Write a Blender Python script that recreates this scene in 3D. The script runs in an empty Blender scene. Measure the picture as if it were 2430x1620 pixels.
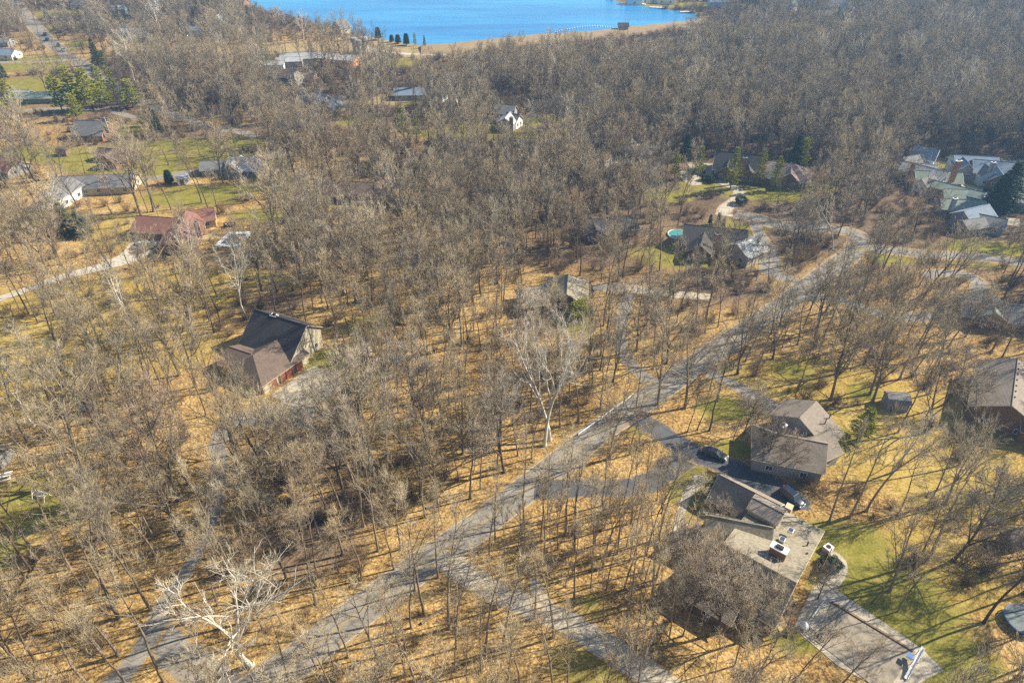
import bpy, bmesh, math, random
import numpy as np
from mathutils import Vector, Matrix
R = math.radians
rng = random.Random(7)
C = bpy.context.scene.collection
SC = bpy.context.scene

# ------------------------------------------------------------------ camera, sky, sun, exposure
CAM_H, PITCH, FPX = 100.0, R(36.5), 1620.0
cam_d = bpy.data.cameras.new('camera'); cam = bpy.data.objects.new('camera', cam_d); C.objects.link(cam)
cam.location = (0, 0, CAM_H); cam.rotation_euler = (math.pi/2 - PITCH, 0, 0)
cam_d.sensor_width = 36; cam_d.lens = 36*FPX/2430; cam_d.clip_end = 9000; cam_d.clip_start = 0.5
SC.camera = cam
SUN_AZ, SUN_EL = R(17), R(36)            # azimuth counted from +X towards +Y
W = bpy.data.worlds.new('World'); SC.world = W; W.use_nodes = True
wn = W.node_tree; bg = wn.nodes['Background']
sky = wn.nodes.new('ShaderNodeTexSky'); sky.sky_type = 'NISHITA'; sky.sun_disc = False
sky.sun_elevation = SUN_EL; sky.sun_rotation = math.pi/2 - SUN_AZ
sky.air_density = 1.0; sky.dust_density = 0.6; sky.ozone_density = 1.5
wn.links.new(sky.outputs[0], bg.inputs[0]); bg.inputs[1].default_value = 0.08
sd = bpy.data.lights.new('sun', 'SUN'); sd.energy = 5.0; sd.angle = R(0.53); sd.color = (1.0, 0.90, 0.72)
so = bpy.data.objects.new('sun', sd); C.objects.link(so)
so.rotation_euler = Vector((math.cos(SUN_EL)*math.cos(SUN_AZ), math.cos(SUN_EL)*math.sin(SUN_AZ), math.sin(SUN_EL))).to_track_quat('Z', 'Y').to_euler()
so.location = (60, 20, 160)
SC.view_settings.view_transform = 'Standard'; SC.view_settings.look = 'None'
SC.view_settings.exposure = 1.15; SC.view_settings.gamma = 1.0
SC.cycles.max_bounces = 5; SC.cycles.diffuse_bounces = 2; SC.cycles.glossy_bounces = 2
SC.cycles.transmission_bounces = 2; SC.cycles.volume_bounces = 0; SC.cycles.transparent_max_bounces = 8
SC.cycles.use_denoising = False
SC.cycles.sample_clamp_indirect = 4

cP, sP = math.cos(PITCH), math.sin(PITCH)
def at(x, y, z=0.0):                      # photo pixel (2430 x 1620) -> world point at height z
    u = (x-1215)/FPX; v = (810-y)/FPX
    d = (u, cP+v*sP, -sP+v*cP); t = (z-CAM_H)/d[2]
    return Vector((d[0]*t, d[1]*t, z))
def pix(p):                               # world point -> photo pixel
    x, y, z = p[0], p[1], p[2]-CAM_H
    dep = y*cP - z*sP; up = y*sP + z*cP
    return 1215+FPX*x/dep, 810-FPX*up/dep
def ZP(x0, y0, s, pts): return [(x0+a*s, y0+b*s) for a, b in pts]

# ------------------------------------------------------------------ object helpers
def tag(o, label=None, cat=None, group=None, kind=None):
    if label: o['label'] = label
    if cat: o['category'] = cat
    if group: o['group'] = group
    if kind: o['kind'] = kind
    return o
def empty(name, loc, rz=0, s=1):
    o = bpy.data.objects.new(name, None); C.objects.link(o)
    o.location = loc; o.rotation_euler = (0, 0, rz); o.scale = (s, s, s); o.empty_display_size = 0.5
    return o
def mesh_obj(name, verts, faces, mats, parent=None, midx=None, smooth=False, link=True):
    me = bpy.data.meshes.new(name); me.from_pydata([tuple(v) for v in verts], [], faces)
    for m in (mats if isinstance(mats, (list, tuple)) else [mats]): me.materials.append(m)
    if midx is not None: me.polygons.foreach_set('material_index', midx)
    if smooth: me.polygons.foreach_set('use_smooth', [True]*len(me.polygons))
    me.update()
    o = bpy.data.objects.new(name, me)
    if link: C.objects.link(o)
    if parent: o.parent = parent
    return o
class MB:
    def __init__(s): s.v = []; s.f = []
    def poly(s, pts):
        b = len(s.v); s.v += [Vector(p) for p in pts]; s.f.append(tuple(range(b, b+len(pts))))
    def prism(s, pts, h):                 # pts: top polygon, extruded down by h (>0) along -z
        n = len(pts); b = len(s.v); P = [Vector(p) for p in pts]
        s.v += P + [p-Vector((0, 0, h)) for p in P]
        s.f.append(tuple(range(b, b+n))); s.f.append(tuple(range(b+2*n-1, b+n-1, -1)))
        for i in range(n):
            j = (i+1) % n; s.f.append((b+i, b+n+i, b+n+j, b+j))
    def box(s, c, d, rz=0, rx=0):         # centre, full size
        M = Matrix.Translation(Vector(c)) @ Matrix.Rotation(rz, 4, 'Z') @ Matrix.Rotation(rx, 4, 'X')
        b = len(s.v)
        for k in range(8):
            s.v.append(M @ Vector((((k & 1)-.5)*d[0], (((k >> 1) & 1)-.5)*d[1], (((k >> 2) & 1)-.5)*d[2])))
        for f in ((0,2,3,1),(4,5,7,6),(0,1,5,4),(2,6,7,3),(0,4,6,2),(1,3,7,5)): s.f.append(tuple(b+i for i in f))
    def bar(s, p0, p1, r, n=6, r1=None):
        p0 = Vector(p0); p1 = Vector(p1); r1 = r if r1 is None else r1
        d = (p1-p0).normalized(); a = d.orthogonal().normalized(); c = d.cross(a); b = len(s.v)
        for p, q in ((p0, r), (p1, r1)):
            for k in range(n):
                t = 2*math.pi*k/n; s.v.append(p+(a*math.cos(t)+c*math.sin(t))*q)
        for k in range(n):
            j = (k+1) % n; s.f.append((b+k, b+j, b+n+j, b+n+k))
        s.f.append(tuple(range(b+n-1, b-1, -1))); s.f.append(tuple(range(b+n, b+2*n)))
    def lathe(s, prof, c=(0,0,0), n=16):
        b = len(s.v)
        for r, z in prof:
            for k in range(n):
                t = 2*math.pi*k/n; s.v.append(Vector((c[0]+r*math.cos(t), c[1]+r*math.sin(t), c[2]+z)))
        for i in range(len(prof)-1):
            for k in range(n):
                j = (k+1) % n; s.f.append((b+i*n+k, b+i*n+j, b+(i+1)*n+j, b+(i+1)*n+k))
        s.f.append(tuple(range(b+n-1, b-1, -1))); m = b+(len(prof)-1)*n; s.f.append(tuple(range(m, m+n)))
    def build(s, name, mat, parent=None, smooth=False, bevel=0):
        o = mesh_obj(name, s.v, s.f, mat, parent, smooth=smooth)
        if bevel:
            m = o.modifiers.new('bevel', 'BEVEL'); m.width = bevel; m.segments = 2; m.limit_method = 'ANGLE'
        return o

# ------------------------------------------------------------------ materials
def newmat(name):
    m = bpy.data.materials.new(name); m.use_nodes = True
    nt = m.node_tree; p = nt.nodes['Principled BSDF']
    p.inputs['Specular IOR Level'].default_value = 0.25
    return m, nt, p
def N(nt, t, **k):
    n = nt.nodes.new(t)
    for a, b in k.items(): setattr(n, a, b)
    return n
def noise(nt, vec, scale, detail=4, rough=0.6, dist=0):
    n = N(nt, 'ShaderNodeTexNoise'); n.inputs['Scale'].default_value = scale; n.inputs['Detail'].default_value = detail
    n.inputs['Roughness'].default_value = rough; n.inputs['Distortion'].default_value = dist
    nt.links.new(vec, n.inputs['Vector']); return n.outputs['Fac']
def ramp(nt, fac, stops):
    n = N(nt, 'ShaderNodeValToRGB'); cr = n.color_ramp
    while len(cr.elements) < len(stops): cr.elements.new(0.5)
    for e, (p, c) in zip(cr.elements, stops): e.position = p; e.color = (*c, 1) if len(c) == 3 else c
    nt.links.new(fac, n.inputs[0]); return n.outputs[0]
def mixc(nt, fac, a, b, mode='MIX'):
    n = N(nt, 'ShaderNodeMix', data_type='RGBA', blend_type=mode)
    for s, i in ((fac, 0), (a, 6), (b, 7)):
        if isinstance(s, (int, float)): n.inputs[i].default_value = s
        elif isinstance(s, tuple): n.inputs[i].default_value = (*s, 1)
        else: nt.links.new(s, n.inputs[i])
    return n.outputs[2]
def mth(nt, op, a, b=0.0, c=None):
    n = N(nt, 'ShaderNodeMath', operation=op)
    for i, s in enumerate((a, b) if c is None else (a, b, c)):
        if isinstance(s, (int, float)): n.inputs[i].default_value = s
        else: nt.links.new(s, n.inputs[i])
    return n.outputs[0]
def bump(nt, p, h, strength=0.4, dist=0.1):
    b = N(nt, 'ShaderNodeBump'); b.inputs['Strength'].default_value = strength; b.inputs['Distance'].default_value = dist
    nt.links.new(h, b.inputs['Height']); nt.links.new(b.outputs[0], p.inputs['Normal'])
def pos(nt): return N(nt, 'ShaderNodeNewGeometry').outputs['Position']
def objc(nt): return N(nt, 'ShaderNodeTexCoord').outputs['Object']

def plain(name, col, rough=0.7, var=0.25, scale=1.5, metal=0.0, spec=0.25, streak=False):
    m, nt, p = newmat(name); v = pos(nt)
    f = noise(nt, v, scale, 5); f2 = noise(nt, v, scale*9, 3)
    f = mth(nt, 'ADD', mth(nt, 'MULTIPLY', f, .6), mth(nt, 'MULTIPLY', f2, .4))
    lo = tuple(c*(1-var) for c in col); hi = tuple(min(1, c*(1+var)) for c in col)
    nt.links.new(ramp(nt, f, [(0.3, lo), (0.7, hi)]), p.inputs['Base Color'])
    p.inputs['Roughness'].default_value = rough; p.inputs['Metallic'].default_value = metal
    p.inputs['Specular IOR Level'].default_value = spec
    return m
def shingle(name, col, var=0.28):
    m, nt, p = newmat(name); v = pos(nt)
    big = noise(nt, v, 0.35, 4); fine = noise(nt, v, 4.0, 3)
    vo = N(nt, 'ShaderNodeTexVoronoi'); vo.inputs['Scale'].default_value = 3.2
    mp = N(nt, 'ShaderNodeMapping'); mp.inputs['Scale'].default_value = (1, 1, 2.6); nt.links.new(v, mp.inputs[0]); nt.links.new(mp.outputs[0], vo.inputs['Vector'])
    sep = N(nt, 'ShaderNodeSeparateColor'); nt.links.new(vo.outputs['Color'], sep.inputs[0])
    f = mth(nt, 'ADD', mth(nt, 'MULTIPLY', big, .45), mth(nt, 'MULTIPLY', fine, .25))
    f = mth(nt, 'ADD', f, mth(nt, 'MULTIPLY', sep.outputs[0], .3))
    nt.links.new(ramp(nt, f, [(0.25, tuple(c*(1-var) for c in col)), (0.75, tuple(c*(1+var) for c in col))]), p.inputs['Base Color'])
    wv = N(nt, 'ShaderNodeTexWave', bands_direction='Z'); wv.inputs['Scale'].default_value = 3.0; wv.inputs['Distortion'].default_value = .6
    nt.links.new(v, wv.inputs['Vector'])
    bump(nt, p, mth(nt, 'ADD', wv.outputs['Fac'], fine), 0.35, 0.05)
    p.inputs['Roughness'].default_value = 0.9
    return m
def glassy(name, col=(0.03, 0.04, 0.05)):
    m, nt, p = newmat(name); p.inputs['Base Color'].default_value = (*col, 1); p.inputs['Roughness'].default_value = 0.06
    p.inputs['Specular IOR Level'].default_value = 0.7; return m
def paint(name, col):
    m, nt, p = newmat(name); p.inputs['Base Color'].default_value = (*col, 1); p.inputs['Roughness'].default_value = 0.25
    p.inputs['Specular IOR Level'].default_value = 0.5; p.inputs['Coat Weight'].default_value = 0.8; p.inputs['Coat Roughness'].default_value = 0.05
    f = noise(nt, pos(nt), 9, 3); bump(nt, p, f, 0.03, 0.02); return m

def bark(name, lo, hi, twig=False, tintamt=0.5):
    m, nt, p = newmat(name); v = objc(nt)
    oi = N(nt, 'ShaderNodeObjectInfo')
    f = noise(nt, v, 1.3, 4); f2 = noise(nt, v, 11, 2)
    f = mth(nt, 'ADD', mth(nt, 'MULTIPLY', f, .6), mth(nt, 'MULTIPLY', f2, .4))
    c = ramp(nt, f, [(0.32, lo), (0.68, hi)])
    tint = ramp(nt, oi.outputs['Random'], [(0.0, (0.48, 0.47, 0.46)), (0.2, (0.90, 0.90, 0.88)), (0.4, (1.05, 0.95, 0.76)), (0.6, (0.68, 0.65, 0.60)), (0.8, (1.0, 0.98, 0.92)), (0.92, (0.80, 0.66, 0.54)), (1.0, (1.22, 1.19, 1.12))])
    nt.links.new(mixc(nt, tintamt*2 if tintamt < .5 else 1.0, c, tint, 'MULTIPLY'), p.inputs['Base Color'])
    p.inputs['Roughness'].default_value = 0.95; p.inputs['Specular IOR Level'].default_value = 0.1
    return m
M = {}
M['trunk'] = bark('trunk_bark', (0.16, 0.13, 0.10), (0.38, 0.32, 0.25))
M['twig'] = bark('twig_bark', (0.42, 0.355, 0.235), (0.72, 0.63, 0.44))
M['darktrunk'] = bark('dark_trunk_bark', (0.07, 0.058, 0.048), (0.19, 0.16, 0.13))
M['darktwig'] = bark('dark_twig_bark', (0.36, 0.31, 0.25), (0.60, 0.53, 0.44))
M['whitebark'] = bark('white_sycamore_bark', (0.42, 0.38, 0.30), (0.80, 0.76, 0.68), tintamt=0.1)
M['whitetwig'] = bark('pale_sycamore_twig', (0.38, 0.32, 0.22), (0.62, 0.54, 0.40), tintamt=0.1)
M['brush'] = bark('brush_bark', (0.13, 0.095, 0.065), (0.31, 0.235, 0.165))
M['fartrunk'] = bark('far_trunk_bark', (0.09, 0.075, 0.06), (0.25, 0.21, 0.17))
M['fartwig'] = bark('far_twig_bark', (0.34, 0.29, 0.205), (0.62, 0.54, 0.39))
def needles(name, lo, hi):
    m, nt, p = newmat(name); v = objc(nt)
    f = mth(nt, 'ADD', mth(nt, 'MULTIPLY', noise(nt, v, .8, 3), .5), mth(nt, 'MULTIPLY', noise(nt, v, 6, 3), .5))
    nt.links.new(ramp(nt, f, [(0.33, lo), (0.66, hi)]), p.inputs['Base Color'])
    p.inputs['Roughness'].default_value = 0.7; p.inputs['Specular IOR Level'].default_value = 0.2
    return m
M['pine'] = needles('yellow_green_needles', (0.17, 0.20, 0.015), (0.46, 0.44, 0.04))
M['spruce'] = needles('dark_green_needles', (0.018, 0.045, 0.018), (0.07, 0.12, 0.04))
M['cedar'] = needles('rusty_green_needles', (0.05, 0.045, 0.02), (0.14, 0.11, 0.05))
def paved(name, col, leaf=1.0):
    m, nt, p = newmat(name); v = pos(nt)
    f = mth(nt, 'ADD', mth(nt, 'MULTIPLY', noise(nt, v, .18, 5), .55), mth(nt, 'MULTIPLY', noise(nt, v, 3.5, 3), .45))
    base = ramp(nt, f, [(.34, tuple(c*.66 for c in col)), (.5, col), (.66, tuple(c*1.28 for c in col))])
    vo = N(nt, 'ShaderNodeTexVoronoi', feature='DISTANCE_TO_EDGE'); vo.inputs['Scale'].default_value = .22; nt.links.new(v, vo.inputs['Vector'])
    base = mixc(nt, mth(nt, 'MULTIPLY', mth(nt, 'LESS_THAN', vo.outputs['Distance'], .012), .55), base, tuple(c*.35 for c in col))
    e = N(nt, 'ShaderNodeAttribute', attribute_name='edge').outputs['Fac']
    k = mth(nt, 'ADD', mth(nt, 'MULTIPLY', e, .34*leaf), mth(nt, 'ADD', mth(nt, 'MULTIPLY', noise(nt, v, .6, 5, .7), .62), mth(nt, 'MULTIPLY', noise(nt, v, 5, 3, .7), .38)))
    mr = N(nt, 'ShaderNodeMapRange'); mr.inputs[1].default_value = .62; mr.inputs[2].default_value = .70; nt.links.new(k, mr.inputs[0])
    leafc = ramp(nt, noise(nt, v, 6, 3), [(.35, (.18, .11, .045)), (.65, (.46, .31, .12))])
    nt.links.new(mixc(nt, mr.outputs[0], base, leafc), p.inputs['Base Color']); p.inputs['Roughness'].default_value = .9
    bump(nt, p, f, .25, .03); return m
M['asphalt'] = paved('grey_asphalt', (0.235, 0.215, 0.185))
M['darkasphalt'] = paved('dark_asphalt', (0.085, 0.088, 0.095), .6)
M['concrete'] = paved('pale_concrete', (0.41, 0.36, 0.275), .7)
M['gravel'] = plain('pale_gravel', (0.46, 0.42, 0.35), .95, .2, 1.5)
M['white'] = plain('white_paint', (0.78, 0.77, 0.73), .5, .06, 2)
M['offwhite'] = plain('cream_siding', (0.46, 0.41, 0.30), .7, .12, 1)
M['yellowpaint'] = plain('yellow_road_paint', (0.33, 0.245, 0.10), .8, .35, 3)
M['whiteline'] = plain('white_road_paint', (0.42, 0.40, 0.35), .8, .35, 3)
M['brick'] = plain('red_brick', (0.30, 0.14, 0.09), .85, .25, 6)
M['brownwall'] = plain('brown_siding', (0.20, 0.12, 0.07), .8, .2, 3)
M['greywall'] = plain('grey_siding', (0.27, 0.27, 0.27), .8, .15, 3)
M['bluewall'] = plain('pale_blue_siding', (0.35, 0.48, 0.58), .8, .1, 3)
M['stone'] = plain('pale_stone', (0.50, 0.45, 0.36), .9, .3, 6)
M['orangebrick'] = plain('orange_brick', (0.50, 0.26, 0.14), .85, .2, 6)
M['garage'] = plain('rust_red_door', (0.27, 0.09, 0.05), .6, .35, 2)
M['metal'] = plain('grey_metal', (0.42, 0.43, 0.44), .35, .1, 4, .7)
M['black'] = plain('black_rubber', (0.02, 0.02, 0.022), .7, .2, 5)
M['wood'] = plain('weathered_wood', (0.20, 0.13, 0.08), .85, .3, 5)
M['palewood'] = plain('pale_new_wood', (0.55, 0.40, 0.20), .8, .2, 4)
M['polewood'] = plain('pole_wood', (0.26, 0.21, 0.17), .9, .25, 3)
M['bluecloth'] = plain('blue_plastic', (0.06, 0.16, 0.38), .5, .15, 3)
M['redplastic'] = plain('red_plastic', (0.5, 0.04, 0.03), .5, .15, 3)
M['cover'] = plain('grey_pool_cover', (0.25, 0.215, 0.165), .9, .4, .45)
M['mat'] = plain('dark_trampoline_mat', (0.07, 0.10, 0.11), .5, .5, 1.2)
M['glass'] = glassy('window_glass')
M['skylight'] = glassy('skylight_glass', (0.05, 0.07, 0.10))
M['pool'] = glassy('teal_pool_water', (0.05, 0.25, 0.24))
M['r_tan'] = shingle('tan_shingles', (0.235, 0.205, 0.15), .4)
M['r_taupe'] = shingle('taupe_shingles', (0.225, 0.19, 0.155))
M['r_grey'] = shingle('grey_shingles', (0.17, 0.17, 0.17))
M['r_pale'] = shingle('pale_grey_shingles', (0.36, 0.37, 0.37))
M['r_dark'] = shingle('dark_shingles', (0.065, 0.06, 0.06))
M['r_brown'] = shingle('brown_shingles', (0.135, 0.10, 0.08))
M['r_red'] = shingle('red_shingles', (0.215, 0.105, 0.08))
M['r_blue'] = shingle('blue_grey_shingles', (0.18, 0.23, 0.29))
M['r_green'] = shingle('green_grey_shingles', (0.20, 0.25, 0.21))
M['r_pink'] = shingle('pinkish_brown_shingles', (0.25, 0.18, 0.15))

def ground_mat():
    m, nt, p = newmat('leaf_litter_and_lawn'); v = pos(nt)
    def attr(n): a = N(nt, 'ShaderNodeAttribute', attribute_name=n); return a.outputs['Fac']
    n1 = noise(nt, v, 0.045, 5, .6, .4); n2 = noise(nt, v, 0.35, 5, .65); n3 = noise(nt, v, 2.2, 4, .7)
    vo = N(nt, 'ShaderNodeTexVoronoi'); vo.inputs['Scale'].default_value = 3.6; nt.links.new(v, vo.inputs['Vector'])
    sp = N(nt, 'ShaderNodeSeparateColor'); nt.links.new(vo.outputs['Color'], sp.inputs[0])
    f = mth(nt, 'ADD', mth(nt, 'MULTIPLY', n1, .34), mth(nt, 'MULTIPLY', n2, .30))
    f = mth(nt, 'ADD', f, mth(nt, 'ADD', mth(nt, 'MULTIPLY', n3, .16), mth(nt, 'MULTIPLY', sp.outputs[0], .20)))
    litter = ramp(nt, f, [(0.36, (0.10, 0.060, 0.026)), (0.45, (0.26, 0.158, 0.056)), (0.53, (0.40, 0.255, 0.088)), (0.64, (0.56, 0.41, 0.19))])
    g = mth(nt, 'ADD', mth(nt, 'MULTIPLY', n2, .5), mth(nt, 'MULTIPLY', n3, .5))
    lawn = ramp(nt, g, [(0.32, (0.085, 0.09, 0.018)), (0.5, (0.205, 0.185, 0.035)), (0.68, (0.34, 0.27, 0.08))])
    field = ramp(nt, g, [(0.3, (0.24, 0.175, 0.08)), (0.7, (0.42, 0.32, 0.155))])
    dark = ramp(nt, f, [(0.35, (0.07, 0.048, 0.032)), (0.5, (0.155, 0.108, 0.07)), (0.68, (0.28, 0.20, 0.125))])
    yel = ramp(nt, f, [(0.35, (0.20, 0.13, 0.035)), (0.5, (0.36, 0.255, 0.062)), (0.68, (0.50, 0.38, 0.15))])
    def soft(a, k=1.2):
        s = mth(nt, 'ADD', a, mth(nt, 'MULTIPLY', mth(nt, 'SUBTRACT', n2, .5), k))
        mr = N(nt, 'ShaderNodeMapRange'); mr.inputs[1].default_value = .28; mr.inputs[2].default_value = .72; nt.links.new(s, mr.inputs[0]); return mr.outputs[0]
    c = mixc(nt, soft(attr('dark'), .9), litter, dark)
    c = mixc(nt, soft(attr('yel'), .9), c, yel)
    c = mixc(nt, soft(attr('lawn')), c, lawn)
    c = mixc(nt, soft(attr('field')), c, field)
    nt.links.new(c, p.inputs['Base Color']); p.inputs['Roughness'].default_value = 1.0; p.inputs['Specular IOR Level'].default_value = .05
    bump(nt, p, mth(nt, 'ADD', n3, sp.outputs[1]), 0.5, 0.12)
    return m
def water_mat():
    m, nt, p = newmat('lake_water'); v = pos(nt)
    mp = N(nt, 'ShaderNodeMapping'); mp.inputs['Scale'].default_value = (0.35, 1.0, 1); mp.inputs['Rotation'].default_value = (0, 0, .3); nt.links.new(v, mp.inputs[0])
    a = noise(nt, mp.outputs[0], .45, 5, .65); b = noise(nt, mp.outputs[0], .012, 3)
    m2 = N(nt, 'ShaderNodeMapping'); m2.inputs['Scale'].default_value = (.006, .035, 1); m2.inputs['Rotation'].default_value = (0, 0, .12); nt.links.new(v, m2.inputs[0])
    b = mth(nt, 'ADD', mth(nt, 'MULTIPLY', b, .4), mth(nt, 'MULTIPLY', noise(nt, m2.outputs[0], 1, 5, .65, .5), .6))
    nt.links.new(ramp(nt, b, [(0.38, (0.005, 0.13, 0.36)), (0.62, (0.03, 0.30, 0.58))]), p.inputs['Base Color'])
    p.inputs['Roughness'].default_value = 0.12; p.inputs['Specular IOR Level'].default_value = .5; p.inputs['IOR'].default_value = 1.33
    bump(nt, p, a, .55, .5); return m

# ------------------------------------------------------------------ lines of roads and drives (photo pixels -> world)
def path(pts, z=0.0): return [at(x, y, z).xy for x, y in pts]
def smooth_line(P, n=8):
    P = [Vector(p) for p in P]; out = []
    for i in range(len(P)-1):
        p0 = P[max(i-1, 0)]; p1 = P[i]; p2 = P[i+1]; p3 = P[min(i+2, len(P)-1)]
        for k in range(n):
            t = k/n
            out.append(.5*((2*p1)+(p2-p0)*t+(2*p0-5*p1+4*p2-p3)*t*t+(3*p1-p0-3*p2+p3)*t**3))
    out.append(P[-1]); return out
def strip(name, L, w, z, mat, parent=None, off=0.0, dash=None, jag=0.0):
    Lw = w if isinstance(w, (list, tuple)) else [w]*len(L); v = []; f = []
    nL = len(L); r = random.Random(len(name))
    for i, p in enumerate(L):
        d = (L[min(i+1, nL-1)]-L[max(i-1, 0)]).normalized(); n = Vector((-d.y, d.x))
        t = i/(nL-1)*(len(Lw)-1); a = int(min(t, len(Lw)-2)) if len(Lw) > 1 else 0; ww = Lw[a]+(Lw[min(a+1, len(Lw)-1)]-Lw[a])*(t-a)
        j1 = r.uniform(-jag, jag); j2 = r.uniform(-jag, jag)
        q = p+n*off
        if ww < 1: v += [(*(q+n*(ww/2)), z), (*(q-n*(ww/2)), z)]; nc = 2
        else: v += [(*(q+n*(ww/2+j1)), z), (*(q+n*ww*.27), z), (*(q-n*ww*.27), z), (*(q-n*(ww/2+j2)), z)]; nc = 4
    for i in range(nL-1):
        for c in range(nc-1): f.append((nc*i+c, nc*i+c+1, nc*(i+1)+c+1, nc*(i+1)+c))
    o = mesh_obj(name, v, f, mat, parent)
    if nc == 4: A = o.data.attributes.new('edge', 'FLOAT', 'POINT'); A.data.foreach_set('value', [1., 0., 0., 1.]*nL)
    return o
ROAD = smooth_line(path([(330,1800),(500,1700),(640,1616),(800,1490),(944,1383),(1023,1324),(1120,1259),(1192,1203),(1300,1120),(1420,1025),(1496,973),(1543,940),(1612,892),(1690,836),(1750,797),(1800,762),(1860,722),(1925,672),(1985,628),(2030,592),(2035,560),(1990,545),(1925,540),(1850,534),(1795,518),(1745,508)]))
ROAD_W = 7.4
DR = {}
DR['drive_forked'] = (smooth_line(path([(1268,1158),(1330,1160),(1400,1156),(1470,1158),(1535,1146),(1590,1108),(1640,1078)])), [6,5,4.6,5,5.6,6], 'darkasphalt')
DR['drive_dark'] = (smooth_line(path([(1500,985),(1545,1010),(1590,1040),(1640,1070),(1700,1095),(1760,1122),(1820,1150),(1868,1180),(1885,1210)])), [6.5,5.5,5.5,6,6,6,7,7.5,7], 'darkasphalt')
DR['concrete_drive'] = (smooth_line(path([(1040,1318),(1085,1345),(1130,1378),(1180,1405),(1240,1432),(1300,1455),(1370,1490),(1450,1540),(1540,1600),(1640,1665)])), [5,4.6,4.8,4.6], 'concrete')
DR['concrete_spur'] = (smooth_line(path([(1268,1370),(1274,1400),(1290,1430),(1310,1458)])), [1.6,2.6,4], 'concrete')
DR['west_drive'] = (smooth_line(path([(745,985),(680,985),(610,988),(545,1005),(518,1050),(520,1110),(512,1190),(490,1270),(450,1345),(405,1410),(375,1470),(400,1530),(470,1590),(540,1640)])), [9,8,6.5,5,4.5,4,3,2.6,2.8,3.6,6,7,7], 'asphalt')
DR['west_drive_fork'] = (smooth_line(path([(378,1470),(345,1530),(300,1590),(240,1650)])), [4,4,4.5], 'asphalt')
DR['gravel_lane'] = (smooth_line(path([(-60,735),(0,709),(70,685),(138,660),(241,633),(310,609),(345,580),(362,560)])), [3,3,3,3.4,4.5,8,10,9], 'gravel')
DR['middle_drive'] = (smooth_line(path([(1380,690),(1430,682),(1475,685),(1490,700),(1480,740),(1474,790),(1480,840),(1515,880),(1545,905)])), [4,5,5,4.5,3.8,3.4,3.4,4,5], 'asphalt')
DR['middle_drive_arm'] = (smooth_line(path([(1475,683),(1540,690),(1620,700),(1690,706)])), [5,4,3.5], 'concrete')
DR['yard_drive'] = (smooth_line(path([(1660,872),(1700,892),(1745,915),(1800,945),(1850,975)])), [4.5,3.6,3.8,5,6], 'asphalt')
DR['upper_drive'] = (smooth_line(path([(1790,518),(1797,546),(1815,576),(1832,606),(1825,635),(1850,655),(1890,668)])), [4.5,4,4.5,6,8,6,4], 'asphalt')
DR['estate_drive'] = (smooth_line(path([(1640,400),(1680,400),(1705,418),(1718,435),(1745,447),(1756,462),(1744,478),(1722,494),(1718,512)])), [12,11,8,4,4,5,5,5,6], 'concrete')
DR['estate_court'] = (smooth_line(path([(1632,405),(1640,425),(1655,440)])), [6,7,4], 'concrete')
DR['lane_to_cabin'] = (smooth_line(path([(1420,410),(1432,396),(1450,384),(1480,378),(1508,375)])), [3.5,3.5,4.5,7,7], 'concrete')
DR['east_drive'] = (smooth_line(path([(1870,712),(1940,706),(2009,716),(2055,735),(2102,747),(2160,753),(2220,748),(2291,730),(2326,705),(2322,672),(2285,650),(2230,648),(2190,655)])), [5,4.5,4.5,4.5,5,5,5,6,6,5,5,5], 'asphalt')
DR['east_lane'] = (smooth_line(path([(2030,570),(2070,588),(2140,598),(2220,605),(2310,610),(2420,622),(2520,640)])), [7,6,6,6], 'asphalt')
DR['close_court'] = (smooth_line(path([(2205,418),(2245,430),(2285,445),(2320,462),(2345,470),(2330,490),(2318,505),(2345,515),(2420,530)])), [4,7,8,16,17,12,8,7,7], 'concrete')
DR['highway'] = (smooth_line(path([(20,-30),(45,20),(69,48),(95,76),(114,96),(155,128),(195,154),(230,182),(300,225),(400,268),(480,296),(565,312),(610,325)])), [10,10,10,9.5,9.5,9,9,8,7,6,5.5,5,5], 'asphalt')
DR['village_lane'] = (smooth_line(path([(300,425),(360,424),(430,412),(500,398),(560,380),(620,372),(680,364)])), [5,5,5,5,6,9,6], 'asphalt')
DR['farm_lane'] = (smooth_line(path([(-20,150),(30,148),(110,146),(180,144)])), [4,4,4], 'asphalt')
DR['west_lawn_lane'] = (smooth_line(path([(-20,270),(60,262),(150,258),(260,264),(330,285)])), [4,4,4,4], 'asphalt')
DR['service_lane'] = (smooth_line(path([(860,108),(900,120),(960,128),(1060,131)])), [4,4,4], 'gravel')

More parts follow.
